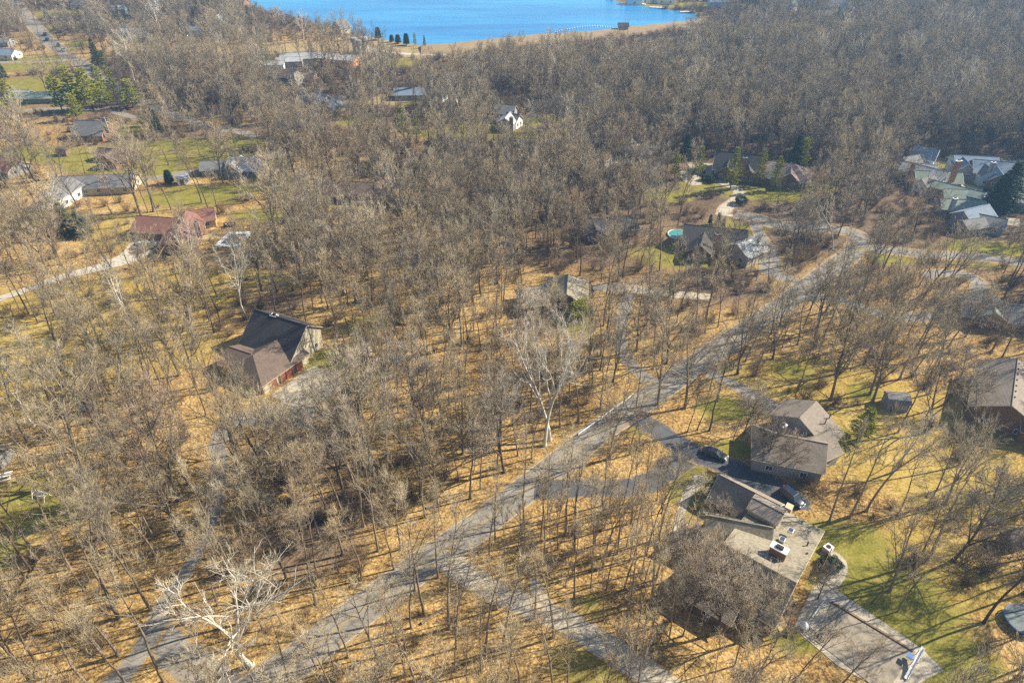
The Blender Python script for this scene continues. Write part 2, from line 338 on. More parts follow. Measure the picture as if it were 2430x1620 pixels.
# ------------------------------------------------------------------ ground sheet with painted-in cover (attributes in world space)
def axis(lo, hi, step, far):
    a = list(np.arange(lo, hi+.01, step)); out = []
    x = lo; s = step
    while x > far[0]: s *= 1.6; x -= s; out.append(x)
    out.reverse(); out += a; x = hi; s = step
    while x < far[1]: s *= 1.6; x += s; out.append(x)
    return np.array(out)
GX = axis(-420, 420, 2.0, (-2600, 2600)); GY = axis(30, 620, 2.0, (-600, 4200))
XX, YY = np.meshgrid(GX, GY)
def blobs(L):
    a = np.zeros_like(XX)
    for b in L:
        c = at(b[0], b[1]); rx, ry = b[2], b[3]; am = b[4] if len(b) > 4 else 1.0
        a = np.maximum(a, am*np.exp(-(((XX-c.x)/rx)**2+((YY-c.y)/ry)**2)**1.5*.7))
    return a
LAWN = [(2080,1400,11,9),(2140,1460,10,7),(2000,1290,9,5),(1935,1270,5,3),(2240,1560,8,6),(1740,1065,4,3),(1640,1150,5,8),(1990,1040,5,3),(1880,880,5,3),(2050,930,4,3),(1720,970,6,4),(1510,1010,4,3),
  (770,860,6,5),(850,900,6,4),(690,990,5,3),(60,1190,9,8,.75),(100,1215,8,5,.7),(0,1310,6,5,.7),(640,1000,4,2),(870,770,6,4),
  (450,345,28,7),(540,340,16,7),(250,395,18,7),(170,370,18,9),(60,365,20,8),(330,380,25,8),(420,405,25,7),(560,385,20,6),(60,150,30,16),(110,200,28,14),(30,240,16,10),(280,310,14,7),(180,215,25,8),(520,372,20,5),(120,520,12,6),
  (1240,288,14,6),(1300,285,18,6),(1080,318,20,7),(1140,300,14,6),(1240,318,10,5),(940,240,12,6),(850,290,10,6),(1750,455,6,7),(1835,460,16,7),(1900,445,14,6),(1660,440,8,6),(1720,540,8,5),(1755,545,9,4),(1812,598,4,4),(1590,465,8,6),
  (2200,405,9,6),(2190,395,12,5),(2380,395,16,8),(2330,448,5,3),(2300,432,10,4),(2330,612,12,6),(2400,600,12,7),(2300,585,8,5),(2110,610,8,5),(1640,612,16,6),(1590,600,12,5),(1370,765,4,5),(1360,740,5,4),(840,470,12,6),(640,440,14,6),(500,455,16,6),
  (450,470,18,7),(1400,1580,7,5,.6),(1430,1610,7,4,.6),(1410,1440,3,3,.6),(1900,1510,6,3),(620,510,10,5),(130,33,15,14),(115,70,7,20),(170,110,7,16),(300,80,14,10),(1770,70,24,14),(1900,60,14,8),(1560,12,60,10),(1740,80,18,10),(930,150,20,9)]
FIELD = [(650,118,40,12),(760,112,40,12),(870,112,30,14),(960,118,20,10),(1040,128,30,10),(560,120,20,8),(480,115,20,8),(1560,66,30,5),(1340,84,40,6),(320,115,10,6),(1750,190,20,8),(900,240,12,6)]
YEL = [(1960,1000,9,6),(2060,1010,12,7),(1900,890,14,7),(2030,915,12,7),(100,800,34,22),(250,760,24,14),(60,900,24,14),(330,560,16,10),(340,830,20,10),(300,540,12,12),(140,720,24,10),(20,760,20,12),(2240,1010,16,12),(2080,1060,14,12),(2250,1130,14,12),(2200,1350,14,10),(2330,1130,12,12),(840,478,14,6),(240,700,26,9),(400,720,20,8),(500,660,24,6),(1900,900,20,8)]
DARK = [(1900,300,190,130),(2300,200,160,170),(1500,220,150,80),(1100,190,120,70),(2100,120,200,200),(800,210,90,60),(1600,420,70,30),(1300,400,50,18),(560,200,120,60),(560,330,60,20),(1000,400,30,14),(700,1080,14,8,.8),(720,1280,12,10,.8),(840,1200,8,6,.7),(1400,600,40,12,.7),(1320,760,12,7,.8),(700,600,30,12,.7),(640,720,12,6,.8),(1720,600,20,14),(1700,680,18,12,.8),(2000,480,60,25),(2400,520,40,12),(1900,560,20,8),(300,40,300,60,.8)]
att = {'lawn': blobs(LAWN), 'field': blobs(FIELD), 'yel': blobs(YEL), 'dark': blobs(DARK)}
ny, nx = XX.shape
vv = np.stack([XX.ravel(), YY.ravel(), np.zeros(nx*ny)], 1)
ii = np.arange(nx*ny).reshape(ny, nx)
ff = np.stack([ii[:-1, :-1].ravel(), ii[:-1, 1:].ravel(), ii[1:, 1:].ravel(), ii[1:, :-1].ravel()], 1)
def np_mesh(name, v, f, k):                # v (n,3) float, f (m,k) int
    me = bpy.data.meshes.new(name); me.vertices.add(len(v)); me.vertices.foreach_set('co', np.asarray(v, np.float32).ravel())
    me.loops.add(f.size); me.loops.foreach_set('vertex_index', np.asarray(f, np.int32).ravel())
    me.polygons.add(len(f)); me.polygons.foreach_set('loop_start', np.arange(0, f.size, k, dtype=np.int32))
    me.update(calc_edges=True); return me
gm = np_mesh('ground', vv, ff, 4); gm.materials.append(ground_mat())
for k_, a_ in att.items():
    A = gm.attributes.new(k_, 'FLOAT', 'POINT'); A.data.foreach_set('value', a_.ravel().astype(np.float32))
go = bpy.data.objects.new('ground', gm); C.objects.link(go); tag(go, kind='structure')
def sample(a, x, y):
    i = int(np.searchsorted(GX, x)); j = int(np.searchsorted(GY, y))
    return a[min(j, ny-1), min(i, nx-1)]

# lake
lk = [at(x, y, 0.05) for x, y in [(575,-25),(600,12),(640,30),(700,45),(780,62),(850,82),(900,92),(960,104),(1010,108),(1060,106),(1130,98),(1200,90),(1280,82),(1350,78),(1420,74),(1480,66),(1540,59),(1620,52),(1655,44),(1650,34),(1600,25),(1540,17),(1480,8),(1440,-3),(1420,-20)]]
lk += [Vector((700, 1500, .05)), Vector((-600, 1500, .05))]
mb = MB(); mb.poly(lk); lake = mb.build('water', water_mat()); tag(lake, kind='structure')
# grass dam along the near shore
dam_line = smooth_line(path([(1000,114),(1060,112),(1130,104),(1200,97),(1280,89),(1350,85),(1420,80),(1480,72),(1540,66),(1620,58),(1670,50)]), 4)
v = []; f = []
for i, p in enumerate(dam_line):
    d = (dam_line[min(i+1, len(dam_line)-1)]-dam_line[max(i-1, 0)]).normalized(); n = Vector((d.y, -d.x))
    for o_, z_ in ((-5, -.2), (-2, 1.4), (1.5, 1.5), (16, -.1)): v.append((*(p+n*o_), z_))
for i in range(len(dam_line)-1):
    for k in range(3): f.append((4*i+k, 4*i+k+1, 4*i+5+k, 4*i+4+k))
M['damgrass'] = plain('dry_dam_grass', (0.27, 0.195, 0.105), 1, .25, .3)
tag(mesh_obj('embankment', v, f, M['damgrass']), kind='structure')

tag(strip('road', ROAD, ROAD_W, 0.012, M['asphalt']), kind='structure')
tag(strip('road_edge_line', ROAD[:150], 0.14, 0.017, M['whiteline'], off=3.05), kind='structure')
tag(strip('road_edge_line', ROAD[:150], 0.14, 0.017, M['whiteline'], off=-3.05), kind='structure')
tag(strip('road_centre_line', ROAD[:150], 0.13, 0.017, M['yellowpaint'], off=.14), kind='structure')
tag(strip('road_centre_line', ROAD[:150], 0.13, 0.017, M['yellowpaint'], off=-.14), kind='structure')
zz = 0.008
for i, (k, (L, w, m)) in enumerate(DR.items()):
    nm = {'concrete': 'concrete_driveway', 'asphalt': 'asphalt_driveway', 'darkasphalt': 'dark_driveway', 'gravel': 'gravel_driveway'}[m]
    if k in ('highway', 'village_lane', 'farm_lane', 'west_lawn_lane', 'east_lane'): nm = 'road'
    tag(strip(nm, L, w, 0.022+.004*(i % 9), M[m], jag=.05), kind='structure')
H_ = DR['highway'][0]
for off in (4.3, -4.3): tag(strip('road_edge_line', H_[:64], 0.2, 0.075, M['whiteline'], off=off), kind='structure')
tag(strip('road_centre_line', H_[:64], 0.2, 0.075, M['yellowpaint']), kind='structure')
def patch(name, pts, mat, z, kind='structure'):
    mb = MB(); mb.poly([at(x, y, z) for x, y in pts]); o = mb.build(name, M[mat]); tag(o, kind=kind); return o
# apron of the garage house and terrace of the big house
patch('concrete_apron', [(642,938),(690,968),(760,950),(812,925),(790,885),(745,868),(728,876)], 'concrete', .062)
patch('front_walk', [(1648,1124),(1678,1130),(1660,1160),(1640,1180),(1630,1205),(1620,1230),(1625,1260),(1612,1290),(1596,1262),(1604,1220),(1620,1170)], 'concrete', .07)
patch('terrace', [(1960,1296),(1990,1312),(2008,1330),(2013,1350),(2004,1375),(1985,1398),(2190,1540),(2240,1590),(2120,1650),(1990,1580),(1905,1508),(1885,1485),(1905,1440),(1925,1400),(1960,1365),(1975,1345),(1965,1325),(1945,1312)], 'concrete', .066)
patch('path', [(820,780),(870,800),(885,835),(870,860),(850,840),(845,805)], 'concrete', .055)

# ------------------------------------------------------------------ houses
def window(parent, p, n, w, h, fr='white'):
    rz = math.atan2(n.y, n.x)+math.pi/2; q = p+Vector((n.x, n.y, 0))*.03
    mb = MB()
    for dx, dz, bw, bh in ((-w/2, 0, .1, h+.1), (w/2, 0, .1, h+.1), (0, -h/2, w, .1), (0, h/2, w, .1), (0, 0, .06, h)):
        c = q+Vector((math.cos(rz)*dx, math.sin(rz)*dx, dz)); mb.box(c, (bw, .1, bh), rz)
    fo = mb.build('window', M[fr], parent)
    mb = MB(); mb.box(q-Vector((n.x, n.y, 0))*.005, (w-.08, .04, h-.08), rz); mb.build('pane', M['glass'], fo)
def chimney(parent, p, w, d, ztop, rz, mat='brick', cap='greywall', zb=0.0):
    mb = MB(); mb.box((p[0], p[1], (zb+ztop)/2), (w, d, ztop-zb), rz); ch = mb.build('chimney', M[mat], parent)
    mb = MB(); mb.box((p[0], p[1], ztop+.09), (w+.16, d+.16, .2), rz); mb.build('chimney_cap', M[cap], ch)
    mb = MB(); mb.box((p[0], p[1], ztop+.34), (w*.45, d*.5, .3), rz); mb.build('flue', M['black'], ch)
    return ch
def wing(root, w):
    o = root.location; A = Vector(w['a'])-o.xy; B = Vector(w['b'])-o.xy
    d = (B-A).normalized(); n = Vector((d.y, -d.x)); zr = w['zr']; wl = w['wl']; wr = w.get('wr', wl)
    el = w.get('el', 3.0); er = w.get('er', el); ha, hb = w.get('hip', (0, 0)); oh = w.get('oh', .5); t = .2
    A0 = A-d*(0 if ha else oh*.8); B0 = B+d*(0 if hb else oh*.8)
    Ae = A-d*(ha+oh if ha else oh*.8); Be = B+d*(hb+oh if hb else oh*.8)
    def P(q, z): return Vector((q.x, q.y, z))
    kr = (zr-er)/wr; kl = (zr-el)/wl; zR = er-kr*oh; zL = el-kl*oh
    rA, rB = P(A0, zr), P(B0, zr)
    RA, RB = P(Ae+n*(wr+oh), zR), P(Be+n*(wr+oh), zR); LA, LB = P(Ae-n*(wl+oh), zL), P(Be-n*(wl+oh), zL)
    rm = M[w['roof']]
    mb = MB(); mb.prism([rA, rB, RB, RA], t); mb.prism([rB, rA, LA, LB], t)
    if ha: mb.prism([rA, RA, LA], t)
    if hb: mb.prism([rB, LB, RB], t)
    ro = mb.build('roof', rm, root)
    tr = MB(); T = w.get('trim', 'offwhite'); dz = Vector((0, 0, -.1))
    for p, q in ((RA, RB), (LA, LB)): tr.bar(p+dz, q+dz, .09, 4)
    for e, (p, q, r_) in ((ha, (RA, LA, rA)), (hb, (RB, LB, rB))):
        if e: tr.bar(p+dz, q+dz, .09, 4)
        else: tr.bar(p+dz, r_+dz, .1, 4); tr.bar(q+dz, r_+dz, .1, 4)
    tr.build('roof_trim', M[T], ro)
    rc = MB(); rc.bar(rA+Vector((0, 0, .03)), rB+Vector((0, 0, .03)), .1, 5); rc.build('ridge_cap', rm, ro)
    # walls
    mb = MB(); Aw = A-d*ha; Bw = B+d*hb; zb = -.2; e = .12
    c = [P(Aw+n*wr, zb), P(Bw+n*wr, zb), P(Bw-n*wl, zb), P(Aw-n*wl, zb)]
    tp = [P(Aw+n*wr, er-e), P(Bw+n*wr, er-e), P(Bw-n*wl, el-e), P(Aw-n*wl, el-e)]
    b = 0; mb.v = c+tp+[P(A, zr-e-.12), P(B, zr-e-.12)]
    mb.f = [(0, 1, 5, 4), (2, 3, 7, 6), (1, 2, 6, 9, 5) if not hb else (1, 2, 6, 5), (3, 0, 4, 8, 7) if not ha else (3, 0, 4, 7), (3, 2, 1, 0)]
    mb.build('wall', M[w['wall']], root)
    L = (Bw-Aw).length
    if w.get('win', 1):
        for side, ww, ez in ((1, wr, er), (-1, wl, el)):
            k = max(1, int(L/w.get('wsp', 4.2)))
            for fl in range(1 if ez < 4.6 else 2):
                for i in range(k):
                    p = Aw+d*(L*(i+.5)/k)+n*side*ww
                    window(root, Vector((p.x, p.y, 1.55+2.7*fl)), n*side, 1.3, 1.25)
        for E, sg in ((Aw, -1), (Bw, 1)):
            for off in (-.45, .45):
                p = E+n*(wr*off if off > 0 else wl*off); window(root, Vector((p.x, p.y, 1.6)), d*sg, 1.2, 1.25)
    return ro
def house(name, label, wings, extra=None, cat='house', group=None):
    cx = sum(w['a'][0]+w['b'][0] for w in wings)/(2*len(wings)); cy = sum(w['a'][1]+w['b'][1] for w in wings)/(2*len(wings))
    root = empty(name, (cx, cy, 0)); tag(root, label, cat, group)
    for w in wings: wing(root, w)
    if extra: extra(root)
    return root
FOOT = []                                  # keep trees out of these circles (x, y, r)
def cw(px, py, ang, L, Wd, zr, ze, roof, wall, hip=False, dx=0, dy=0, **k):
    if py < 425: q_ = .84 if py > 60 else .9; L *= q_; Wd *= q_; zr *= q_; ze *= q_
    c = at(px, py); a = R(ang); d = Vector((math.cos(a), math.sin(a))); h = L/2-(Wd/2 if hip else 0); h = max(h, .3)
    c = Vector((c.x+dx, c.y+dy)); q = dict(a=tuple(c-d*h), b=tuple(c+d*h), zr=zr, wl=Wd/2, el=ze, roof=roof, wall=wall, **k)
    if hip: q['hip'] = (Wd/2, Wd/2)
    r = max(Wd, L)*.5; n = max(1, round(L/Wd))
    for i in range(n):
        t = (i+.5)/n*2-1; FOOT.append((c.x+d.x*t*(L/2-Wd/4), c.y+d.y*t*(L/2-Wd/4), Wd*.62+1.5))
    return q
def lc(root, x, y): return (x-root.location.x, y-root.location.y)

# --- big house by the dark driveway (bottom right of the woods)
d1 = Vector((.788, -.615)); n1 = Vector((.615, .788))
def big_extra(r):
    x, y = lc(r, 42.6, 67.8); ch = chimney(r, (x, y), 2.6, 1.3, 8.9, math.atan2(d1.y, d1.x), 'brownwall', 'white', 3)
    for px_, py_ in ((44.9, 71.6), (46.9, 73.4)):
        mb = MB(); X, Y = lc(r, px_, py_); mb.box((X, Y, 6.1), (.9, .9, .5), math.atan2(d1.y, d1.x)); s = mb.build('skylight', M['white'], r)
        mb = MB(); mb.box((X, Y, 6.38), (.72, .72, .06), math.atan2(d1.y, d1.x)); mb.build('glazing', M['skylight'], s)
    for px_, py_ in ((49.2, 71.3), (48.3, 69.2)):
        mb = MB(); X, Y = lc(r, px_, py_); mb.lathe([(.12, 4.3), (.12, 5.75), (.17, 5.75), (.17, 5.85)], (X, Y, 0), 8); mb.build('vent_pipe', M['black'], r)
    mb = MB(); X, Y = lc(r, 50.2, 81.6); mb.box((X, Y, 1.3), (1.4, 1.2, 2.6), .9); mb.build('porch_post', M['offwhite'], r)
WB = dict(roof='r_tan', wall='brownwall')
big = house('family_house', 'large tan-roofed house with stepped wings and tall chimney beside the covered pool', [
    dict(a=(43.2, 62.2), b=(34.5, 69.0), zr=8.2, wl=5.2, el=3.8, wr=17.2, er=3.0, **WB),
    dict(a=(33.5, 75.5), b=(43.2, 73.0), zr=7.4, wl=4.2, el=3.4, wr=4.2, er=3.6, **WB),
    dict(a=(38.4, 86.2), b=(46.8, 79.4), zr=5.6, wl=3.5, el=2.7, wr=3.4, er=2.8, roof='r_taupe', wall='brownwall'),
    dict(a=(42.3, 79.6), b=(46.3, 76.3), zr=7.0, wl=1.2, el=6.7, wr=1.9, er=6.3, roof='r_taupe', wall='offwhite', win=0, oh=.3),
    dict(a=(30.0, 66.5), b=(36.0, 62.0), zr=5.2, wl=4, el=3.0, roof='r_taupe', wall='brownwall')], big_extra)
for x, y, r in ((46,71,9),(40,70,9),(34,69,8),(40,83,6),(47,79,7),(33,64,7),(50,76,7),(44,64,6)): FOOT.append((x, y, r))

# --- grey hipped house in the yard
def yard_extra(r):
    for x_, y_ in ((62.2, 99.4), (63.6, 100.9)):
        X, Y = lc(r, x_, y_); mb = MB(); mb.lathe([(.1, 5), (.1, 7.4)], (X, Y, 0), 8); mb.build('vent_pipe', M['black'], r)
    X, Y = lc(r, 52.5, 96.5); chimney(r, (X, Y), 1.2, .9, 8.4, .6, 'stone', 'white', 4)
house('yard_house', 'grey-brown roofed house with angled wings in the leafy yard across the drive', [
    dict(a=(56.8, 99.3), b=(61.3, 103.6), zr=8.2, wl=5.2, el=5.4, wr=6.5, er=4.4, roof='r_taupe', wall='greywall', hip=(0, 0)),
    dict(a=(51.5, 96.2), b=(60.2, 93.6), zr=6.4, wl=4.6, el=3.6, roof='r_taupe', wall='greywall', hip=(3.5, 0)),
    dict(a=(57.5, 95.0), b=(62.5, 97.6), zr=6.2, wl=3.6, el=3.6, roof='r_taupe', wall='greywall')], yard_extra)
for x, y, r in ((58,101,8),(61,99,7),(54,96,7),(60,94,7),(51,100,5)): FOOT.append((x, y, r))

# --- dark-roofed house with the row of rust-red garage doors
def gar_extra(r):
    X, Y = lc(r, -56.4, 133.9); chimney(r, (X, Y), 1.7, 1.0, 8.6, -.4, 'stone', 'white', 4)
    d = Vector((6.0, 8.6)).normalized(); n = Vector((d.y, -d.x))
    for t in (1.4, 4.0, 6.0, 8.9):
        p = Vector((-54.4, 116.5))+d*t+n*.08; X, Y = lc(r, p.x, p.y); w = 1.9 if t != 4.0 else 1.5
        mb = MB(); mb.box((X, Y, 1.25), (w, .12, 2.4), math.atan2(d.y, d.x)); g = mb.build('garage_door', M['garage'], r)
        mb = MB()
        for k in range(3): mb.box((X+n.x*.07, Y+n.y*.07, .65+.6*k), (w, .04, .05), math.atan2(d.y, d.x))
        mb.build('door_seam', M['black'], g)
house('garage_house', 'long house with black shingle roof, stone chimney and rust-red garage doors', [
    dict(a=(-61.5, 136.0), b=(-48.0, 129.6), zr=8.8, wl=4.5, el=5.6, wr=7.4, er=3.0, roof='r_dark', wall='offwhite'),
    dict(a=(-58.6, 122.2), b=(-53.6, 130.2), zr=5.6, wl=5.0, el=3.0, wr=6.6, er=2.9, roof='r_brown', wall='offwhite', win=0, hip=(4.0, 0)),
    dict(a=(-65.5, 126.5), b=(-60.0, 124.0), zr=4.8, wl=3.8, el=3.0, roof='r_brown', wall='offwhite')], gar_extra)
for x, y, r in ((-55,133,9),(-60,134,7),(-50,130,7),(-57,125,8),(-54,120,8),(-64,126,6),(-48,124,6),(-46,119,6)): FOOT.append((x, y, r))

# --- tan hipped house in the middle of the woods
def mid_extra(r):
    mb = MB(); X, Y = lc(r, 8.6, 154.5); mb.box((X, Y, 4.1), (1.3, .9, .5), .2); s = mb.build('skylight', M['greywall'], r)
    mb = MB(); mb.box((X, Y, 4.38), (1.1, .7, .06), .2); mb.build('glazing', M['skylight'], s)
    mb = MB(); X, Y = lc(r, 20.3, 157.0); mb.box((X, Y, 1.3), (2.6, 5, 2.6), .1); mb.build('carport', M['black'], r)
house('tan_house', 'sandy tan hip-roofed house standing alone in the middle woods', [
    dict(a=(14.0, 147.5), b=(15.0, 157.0), zr=6.2, wl=5.2, el=3.0, wr=5.2, er=3.0, roof='r_tan', wall='brownwall', hip=(0, 2.5)),
    dict(a=(5.0, 151.0), b=(12.0, 152.5), zr=5.0, wl=4.2, el=3.0, roof='r_tan', wall='brownwall', hip=(3, 0))], mid_extra)
for x, y, r in ((14,149,8),(15,156,8),(7,152,7),(20,157,4)): FOOT.append((x, y, r))

# --- right edge
def vent_row(r):
    for k in range(7):
        X, Y = lc(r, 110.3-k*1.25+.4, 117.2-k*1.85-.3); mb = MB(); mb.lathe([(.14, 6.9), (.14, 7.55), (.2, 7.6)], (X, Y, 0), 8); mb.build('roof_vent', M['black'], r)
house('brown_house', 'big brown gabled house at the edge with a row of dark roof vents', [
    dict(a=(101.2, 103.5), b=(111.3, 118.5), zr=7.6, wl=6.2, el=4.4, wr=7.0, er=4.0, roof='r_taupe', wall='brownwall'),
    dict(a=(105.0, 104.5), b=(116.0, 100.0), zr=6.3, wl=4.5, el=3.6, roof='r_brown', wall='brownwall')], vent_row)
for x, y, r in ((102,106,10),(108,113,10),(112,104,9),(114,112,9)): FOOT.append((x, y, r))
house('grey_house', 'low grey house with pale near slope beyond the fork of the east drive', [
    dict(a=(115.0, 146.6), b=(134.0, 141.0), zr=5.4, wl=4.6, el=3.2, wr=4.2, er=3.0, roof='r_grey', wall='brownwall'),
    dict(a=(120.0, 140.5), b=(124.0, 151.0), zr=5.2, wl=3.2, el=3.2, roof='r_green', wall='brownwall')])
for x, y, r in ((118,145,7),(125,143,7),(132,141,7),(123,149,6)): FOOT.append((x, y, r))

# --- mid-distance houses
def ch_at(x, y, zt, mat='brick', w=1.4, d=.9, cap='greywall'):
    def f(r): X, Y = lc(r, x, y); chimney(r, (X, Y), w, d, zt, .3, mat, cap, 3)
    return f
def multi(*fs):
    def f(r):
        for g in fs: g(r)
    return f
def pchim(px, py, z, zt, mat='brick', cap='greywall', w=1.4): p = at(px, py, z); return ch_at(p.x, p.y, zt, mat, w, .9, cap)
house('red_house', 'rambling house with faded red roofs beside the gravel lane', [
    cw(385,553,-8,13,9.5,5.6,3,'r_red','brick'), cw(440,570,100,17,10,5.8,3,'r_red','brick'), cw(475,532,20,10,8,5,3,'r_red','palewood')],
    pchim(470,545,5,7.2,'orangebrick'))
house('slate_house', 'dark-roofed house with bright pale garage roof beside the teal pool', [
    cw(1690,585,-12,18,10,6.5,3.2,'r_dark','brownwall'), cw(1765,612,35,8.5,8.5,6.0,3.6,'r_pale','offwhite'), cw(1660,605,70,8,7,5.5,3,'r_dark','brownwall')],
    pchim(1700,575,5,7.6,'orangebrick'))
house('ranch_house', 'black-roofed house half hidden in the trees before the teal pool', [
    cw(1440,552,12,17,9,5.2,3,'r_dark','brownwall'), cw(1405,560,95,9,7,4.8,3,'r_dark','brownwall')])
house('green_gable_house', 'long dark house with a pale yellow-green gable end in the woods', [
    cw(850,468,-8,24,10,5.6,3,'r_brown','brownwall'), cw(945,485,75,9,8,6.4,3.6,'r_dark','offwhite')])
house('brick_chimney_house', 'pale grey house with orange brick chimney beside the sunlit clearing', [
    cw(1200,285,-15,10,9,8,5,'r_grey','greywall'), cw(1205,305,75,10,8,7,4.6,'r_pale','greywall'), cw(1218,300,-30,7,7,6.6,4,'r_grey','white')],
    pchim(1213,300,6,9.4,'orangebrick'))
house('blue_grey_house', 'grey double-gabled house with the red car on its drive', [
    cw(590,408,-6,15,11,6.6,3.2,'r_pale','greywall'), cw(566,412,80,10,8,6.4,3.2,'r_pale','greywall'), cw(515,408,10,11,8,5.2,3,'r_grey','greywall')])
house('rust_gable_house', 'small rust-brown gabled house on the green lawn behind twin tall trees', [
    cw(283,388,70,12,9,6.4,3.2,'r_brown','brick'), cw(262,378,-10,8,7,5.2,3,'r_brown','brick')])
house('steep_roof_house', 'grey-brown steep-roofed house with pale gable trim beside orange mulch', [
    cw(228,325,-5,15,12,8,3.4,'r_grey','brick', trim='palewood')], pchim(250,298,6,9,'greywall'))
house('long_metal_house', 'long low house with slate blue metal roof behind the green pines', [
    cw(100,240,6,27,9,5,3,'r_green','greywall'), cw(52,235,-4,12,8,5,3,'r_pale','bluewall')])
house('rust_roof_house', 'rust-brown roofed house at the picture edge beyond the yellow lawn', [
    cw(18,405,-25,20,11,6.2,3.2,'r_red','greywall')])
house('white_gable_house', 'long grey-roofed ranch house with a white gable end and tall windows', [
    cw(235,450,6,26,9.5,5.4,3,'r_grey','offwhite'), cw(152,478,80,12,8,6.2,4,'r_grey','white')])
house('brown_hill_house', 'brown house with small cream dormers in the woods below the field', [
    cw(680,190,0,15,10,6.4,3.2,'r_brown','greywall'), cw(702,198,75,8,7,6,3.2,'r_tan','greywall'), cw(730,190,0,10,8,5,3,'r_brown','brick')],
    pchim(694,176,6,8.6,'stone'))
house('cream_house', 'cream and grey gabled house behind a golden willow', [
    cw(795,260,40,10,8,6.4,3.4,'r_grey','offwhite'), cw(770,250,-40,8,6,6.2,4,'r_pale','offwhite'), cw(735,245,-30,7,5,5,3.4,'r_grey','offwhite')],
    pchim(790,244,6,8.6,'white'))
house('twin_chimney_house', 'white-gabled house with two orange brick chimneys in the far woods', [
    cw(985,232,4,22,9,5.8,3.2,'r_blue','offwhite'), cw(1023,226,80,8,6,7.4,4.4,'r_grey','white'), cw(1045,238,70,8,6,6,3.6,'r_grey','white')],
    multi(pchim(1018,207,6,10.5,'orangebrick'), pchim(1032,206,6,10.8,'orangebrick'), pchim(977,207,5,9,'orangebrick')))
house('cabin', 'small tan gabled cabin at the end of the concrete lane', [
    cw(1495,368,80,9,8,6.4,3.2,'r_tan','brownwall'), cw(1515,372,0,9,7,5,3,'r_brown','brownwall')])
house('estate_house', 'very dark steep-roofed house with white ridge lines beside the concrete court', [
    cw(1745,410,-18,19,13,9,3.6,'r_dark','brownwall', trim='white'), cw(1722,418,70,10,8,6.5,3.4,'r_dark','brownwall'), cw(1770,424,80,9,7,6,3.2,'r_dark','brownwall')],
    pchim(1765,392,7,9.6,'brick'))
house('pink_roof_house', 'pinkish brown hip-roofed house with white trim behind the estate house', [
    cw(1850,428,-20,19,12,6.8,3.2,'r_pink','brownwall', trim='white', hip=True), cw(1868,436,70,9,7,6,3.2,'r_pink','brownwall', trim='white')],
    pchim(1832,405,6,8,'white'))
# townhouses round the cream court
house('townhouse', 'tall blue-grey townhouse with a dark vertical wall, back of the cream court', [
    cw(2182,400,-35,9,7,9.5,6.2,'r_blue','bluewall', trim='white'), cw(2158,405,20,12,9,7,4.2,'r_grey','greywall', trim='white'), cw(2180,416,-20,11,6,5.4,3.4,'r_pale','greywall', trim='white')],
    pchim(2163,405,6,9,'brick','white'), group=None)
house('townhouse', 'low grey townhouse with long green-grey garage wing along the court', [
    cw(2182,432,-42,15,6,6,4.2,'r_pale','white', trim='white'), cw(2215,440,-8,15,6.5,5.2,3,'r_green','brownwall', trim='white'), cw(2190,452,30,6,5,5,3.4,'r_grey','white', trim='white')])
house('townhouse', 'grey townhouse with many gables and a tall brown brick chimney', [
    cw(2300,412,-8,17,10,8,5,'r_blue','bluewall', trim='white'), cw(2275,418,80,9,6,7.6,5,'r_blue','greywall', trim='white'), cw(2345,425,-15,14,9,6.8,4,'r_blue','greywall', trim='white'), cw(2330,433,85,7,6,6,3.8,'r_grey','bluewall', trim='white'), cw(2355,437,75,8,6,5.6,3.4,'r_blue','brownwall', trim='white')],
    multi(pchim(2264,412,6,10.5,'brick','white', 2.0), pchim(2351,402,6,8.5,'greywall','white')))
house('townhouse', 'green-grey roofed townhouse stepping down below the cream court', [
    cw(2258,470,-40,17,5,4.6,3.4,'r_green','greywall', trim='white'), cw(2262,478,-5,9,5,4.4,2.8,'r_green','brownwall', trim='white'), cw(2272,506,-10,13,7,4.8,3.0,'r_green','greywall', trim='white')],
    pchim(2260,488,5,7.4,'greywall','white'))
house('townhouse', 'dark blue-grey steep-roofed townhouse standing lowest beside the court', [
    cw(2300,533,25,11,7,6,3.8,'r_blue','greywall', trim='white'), cw(2335,545,-30,9,6,4.8,3.2,'r_grey','greywall', trim='white'), cw(2305,548,15,10,6,4.4,3,'r_grey','greywall')])
house('townhouse', 'teal-grey roofed townhouse behind the big dark evergreen', [
    cw(2442,462,-6,16,9,6,3.6,'r_green','greywall', trim='white'), cw(2445,492,-4,16,7,5,3.4,'r_pale','greywall', trim='white')])
house('townhouse', 'low grey-roofed townhouse half hidden by bare trees at the back', [
    cw(2415,412,-6,16,9,6,3.6,'r_grey','greywall', trim='white')])
# works by the lake
house('works_building', 'pale metal-roofed works building with cream end wall', [cw(715,150,8,24,10,6.5,4.2,'r_pale','offwhite', win=0), cw(690,157,8,16,8,5.5,4,'r_pale','greywall', win=0)], cat='building')
house('works_building', 'white-roofed green-trimmed works building beside the concrete towers', [cw(806,152,-18,26,13,6.4,4.6,'r_pale','orangebrick', win=0, trim='bluewall')], cat='building')
house('works_building', 'small white works hut partly behind a green pine', [cw(655,163,0,12,7,4.8,3.4,'r_pale','white', win=0)], cat='building')
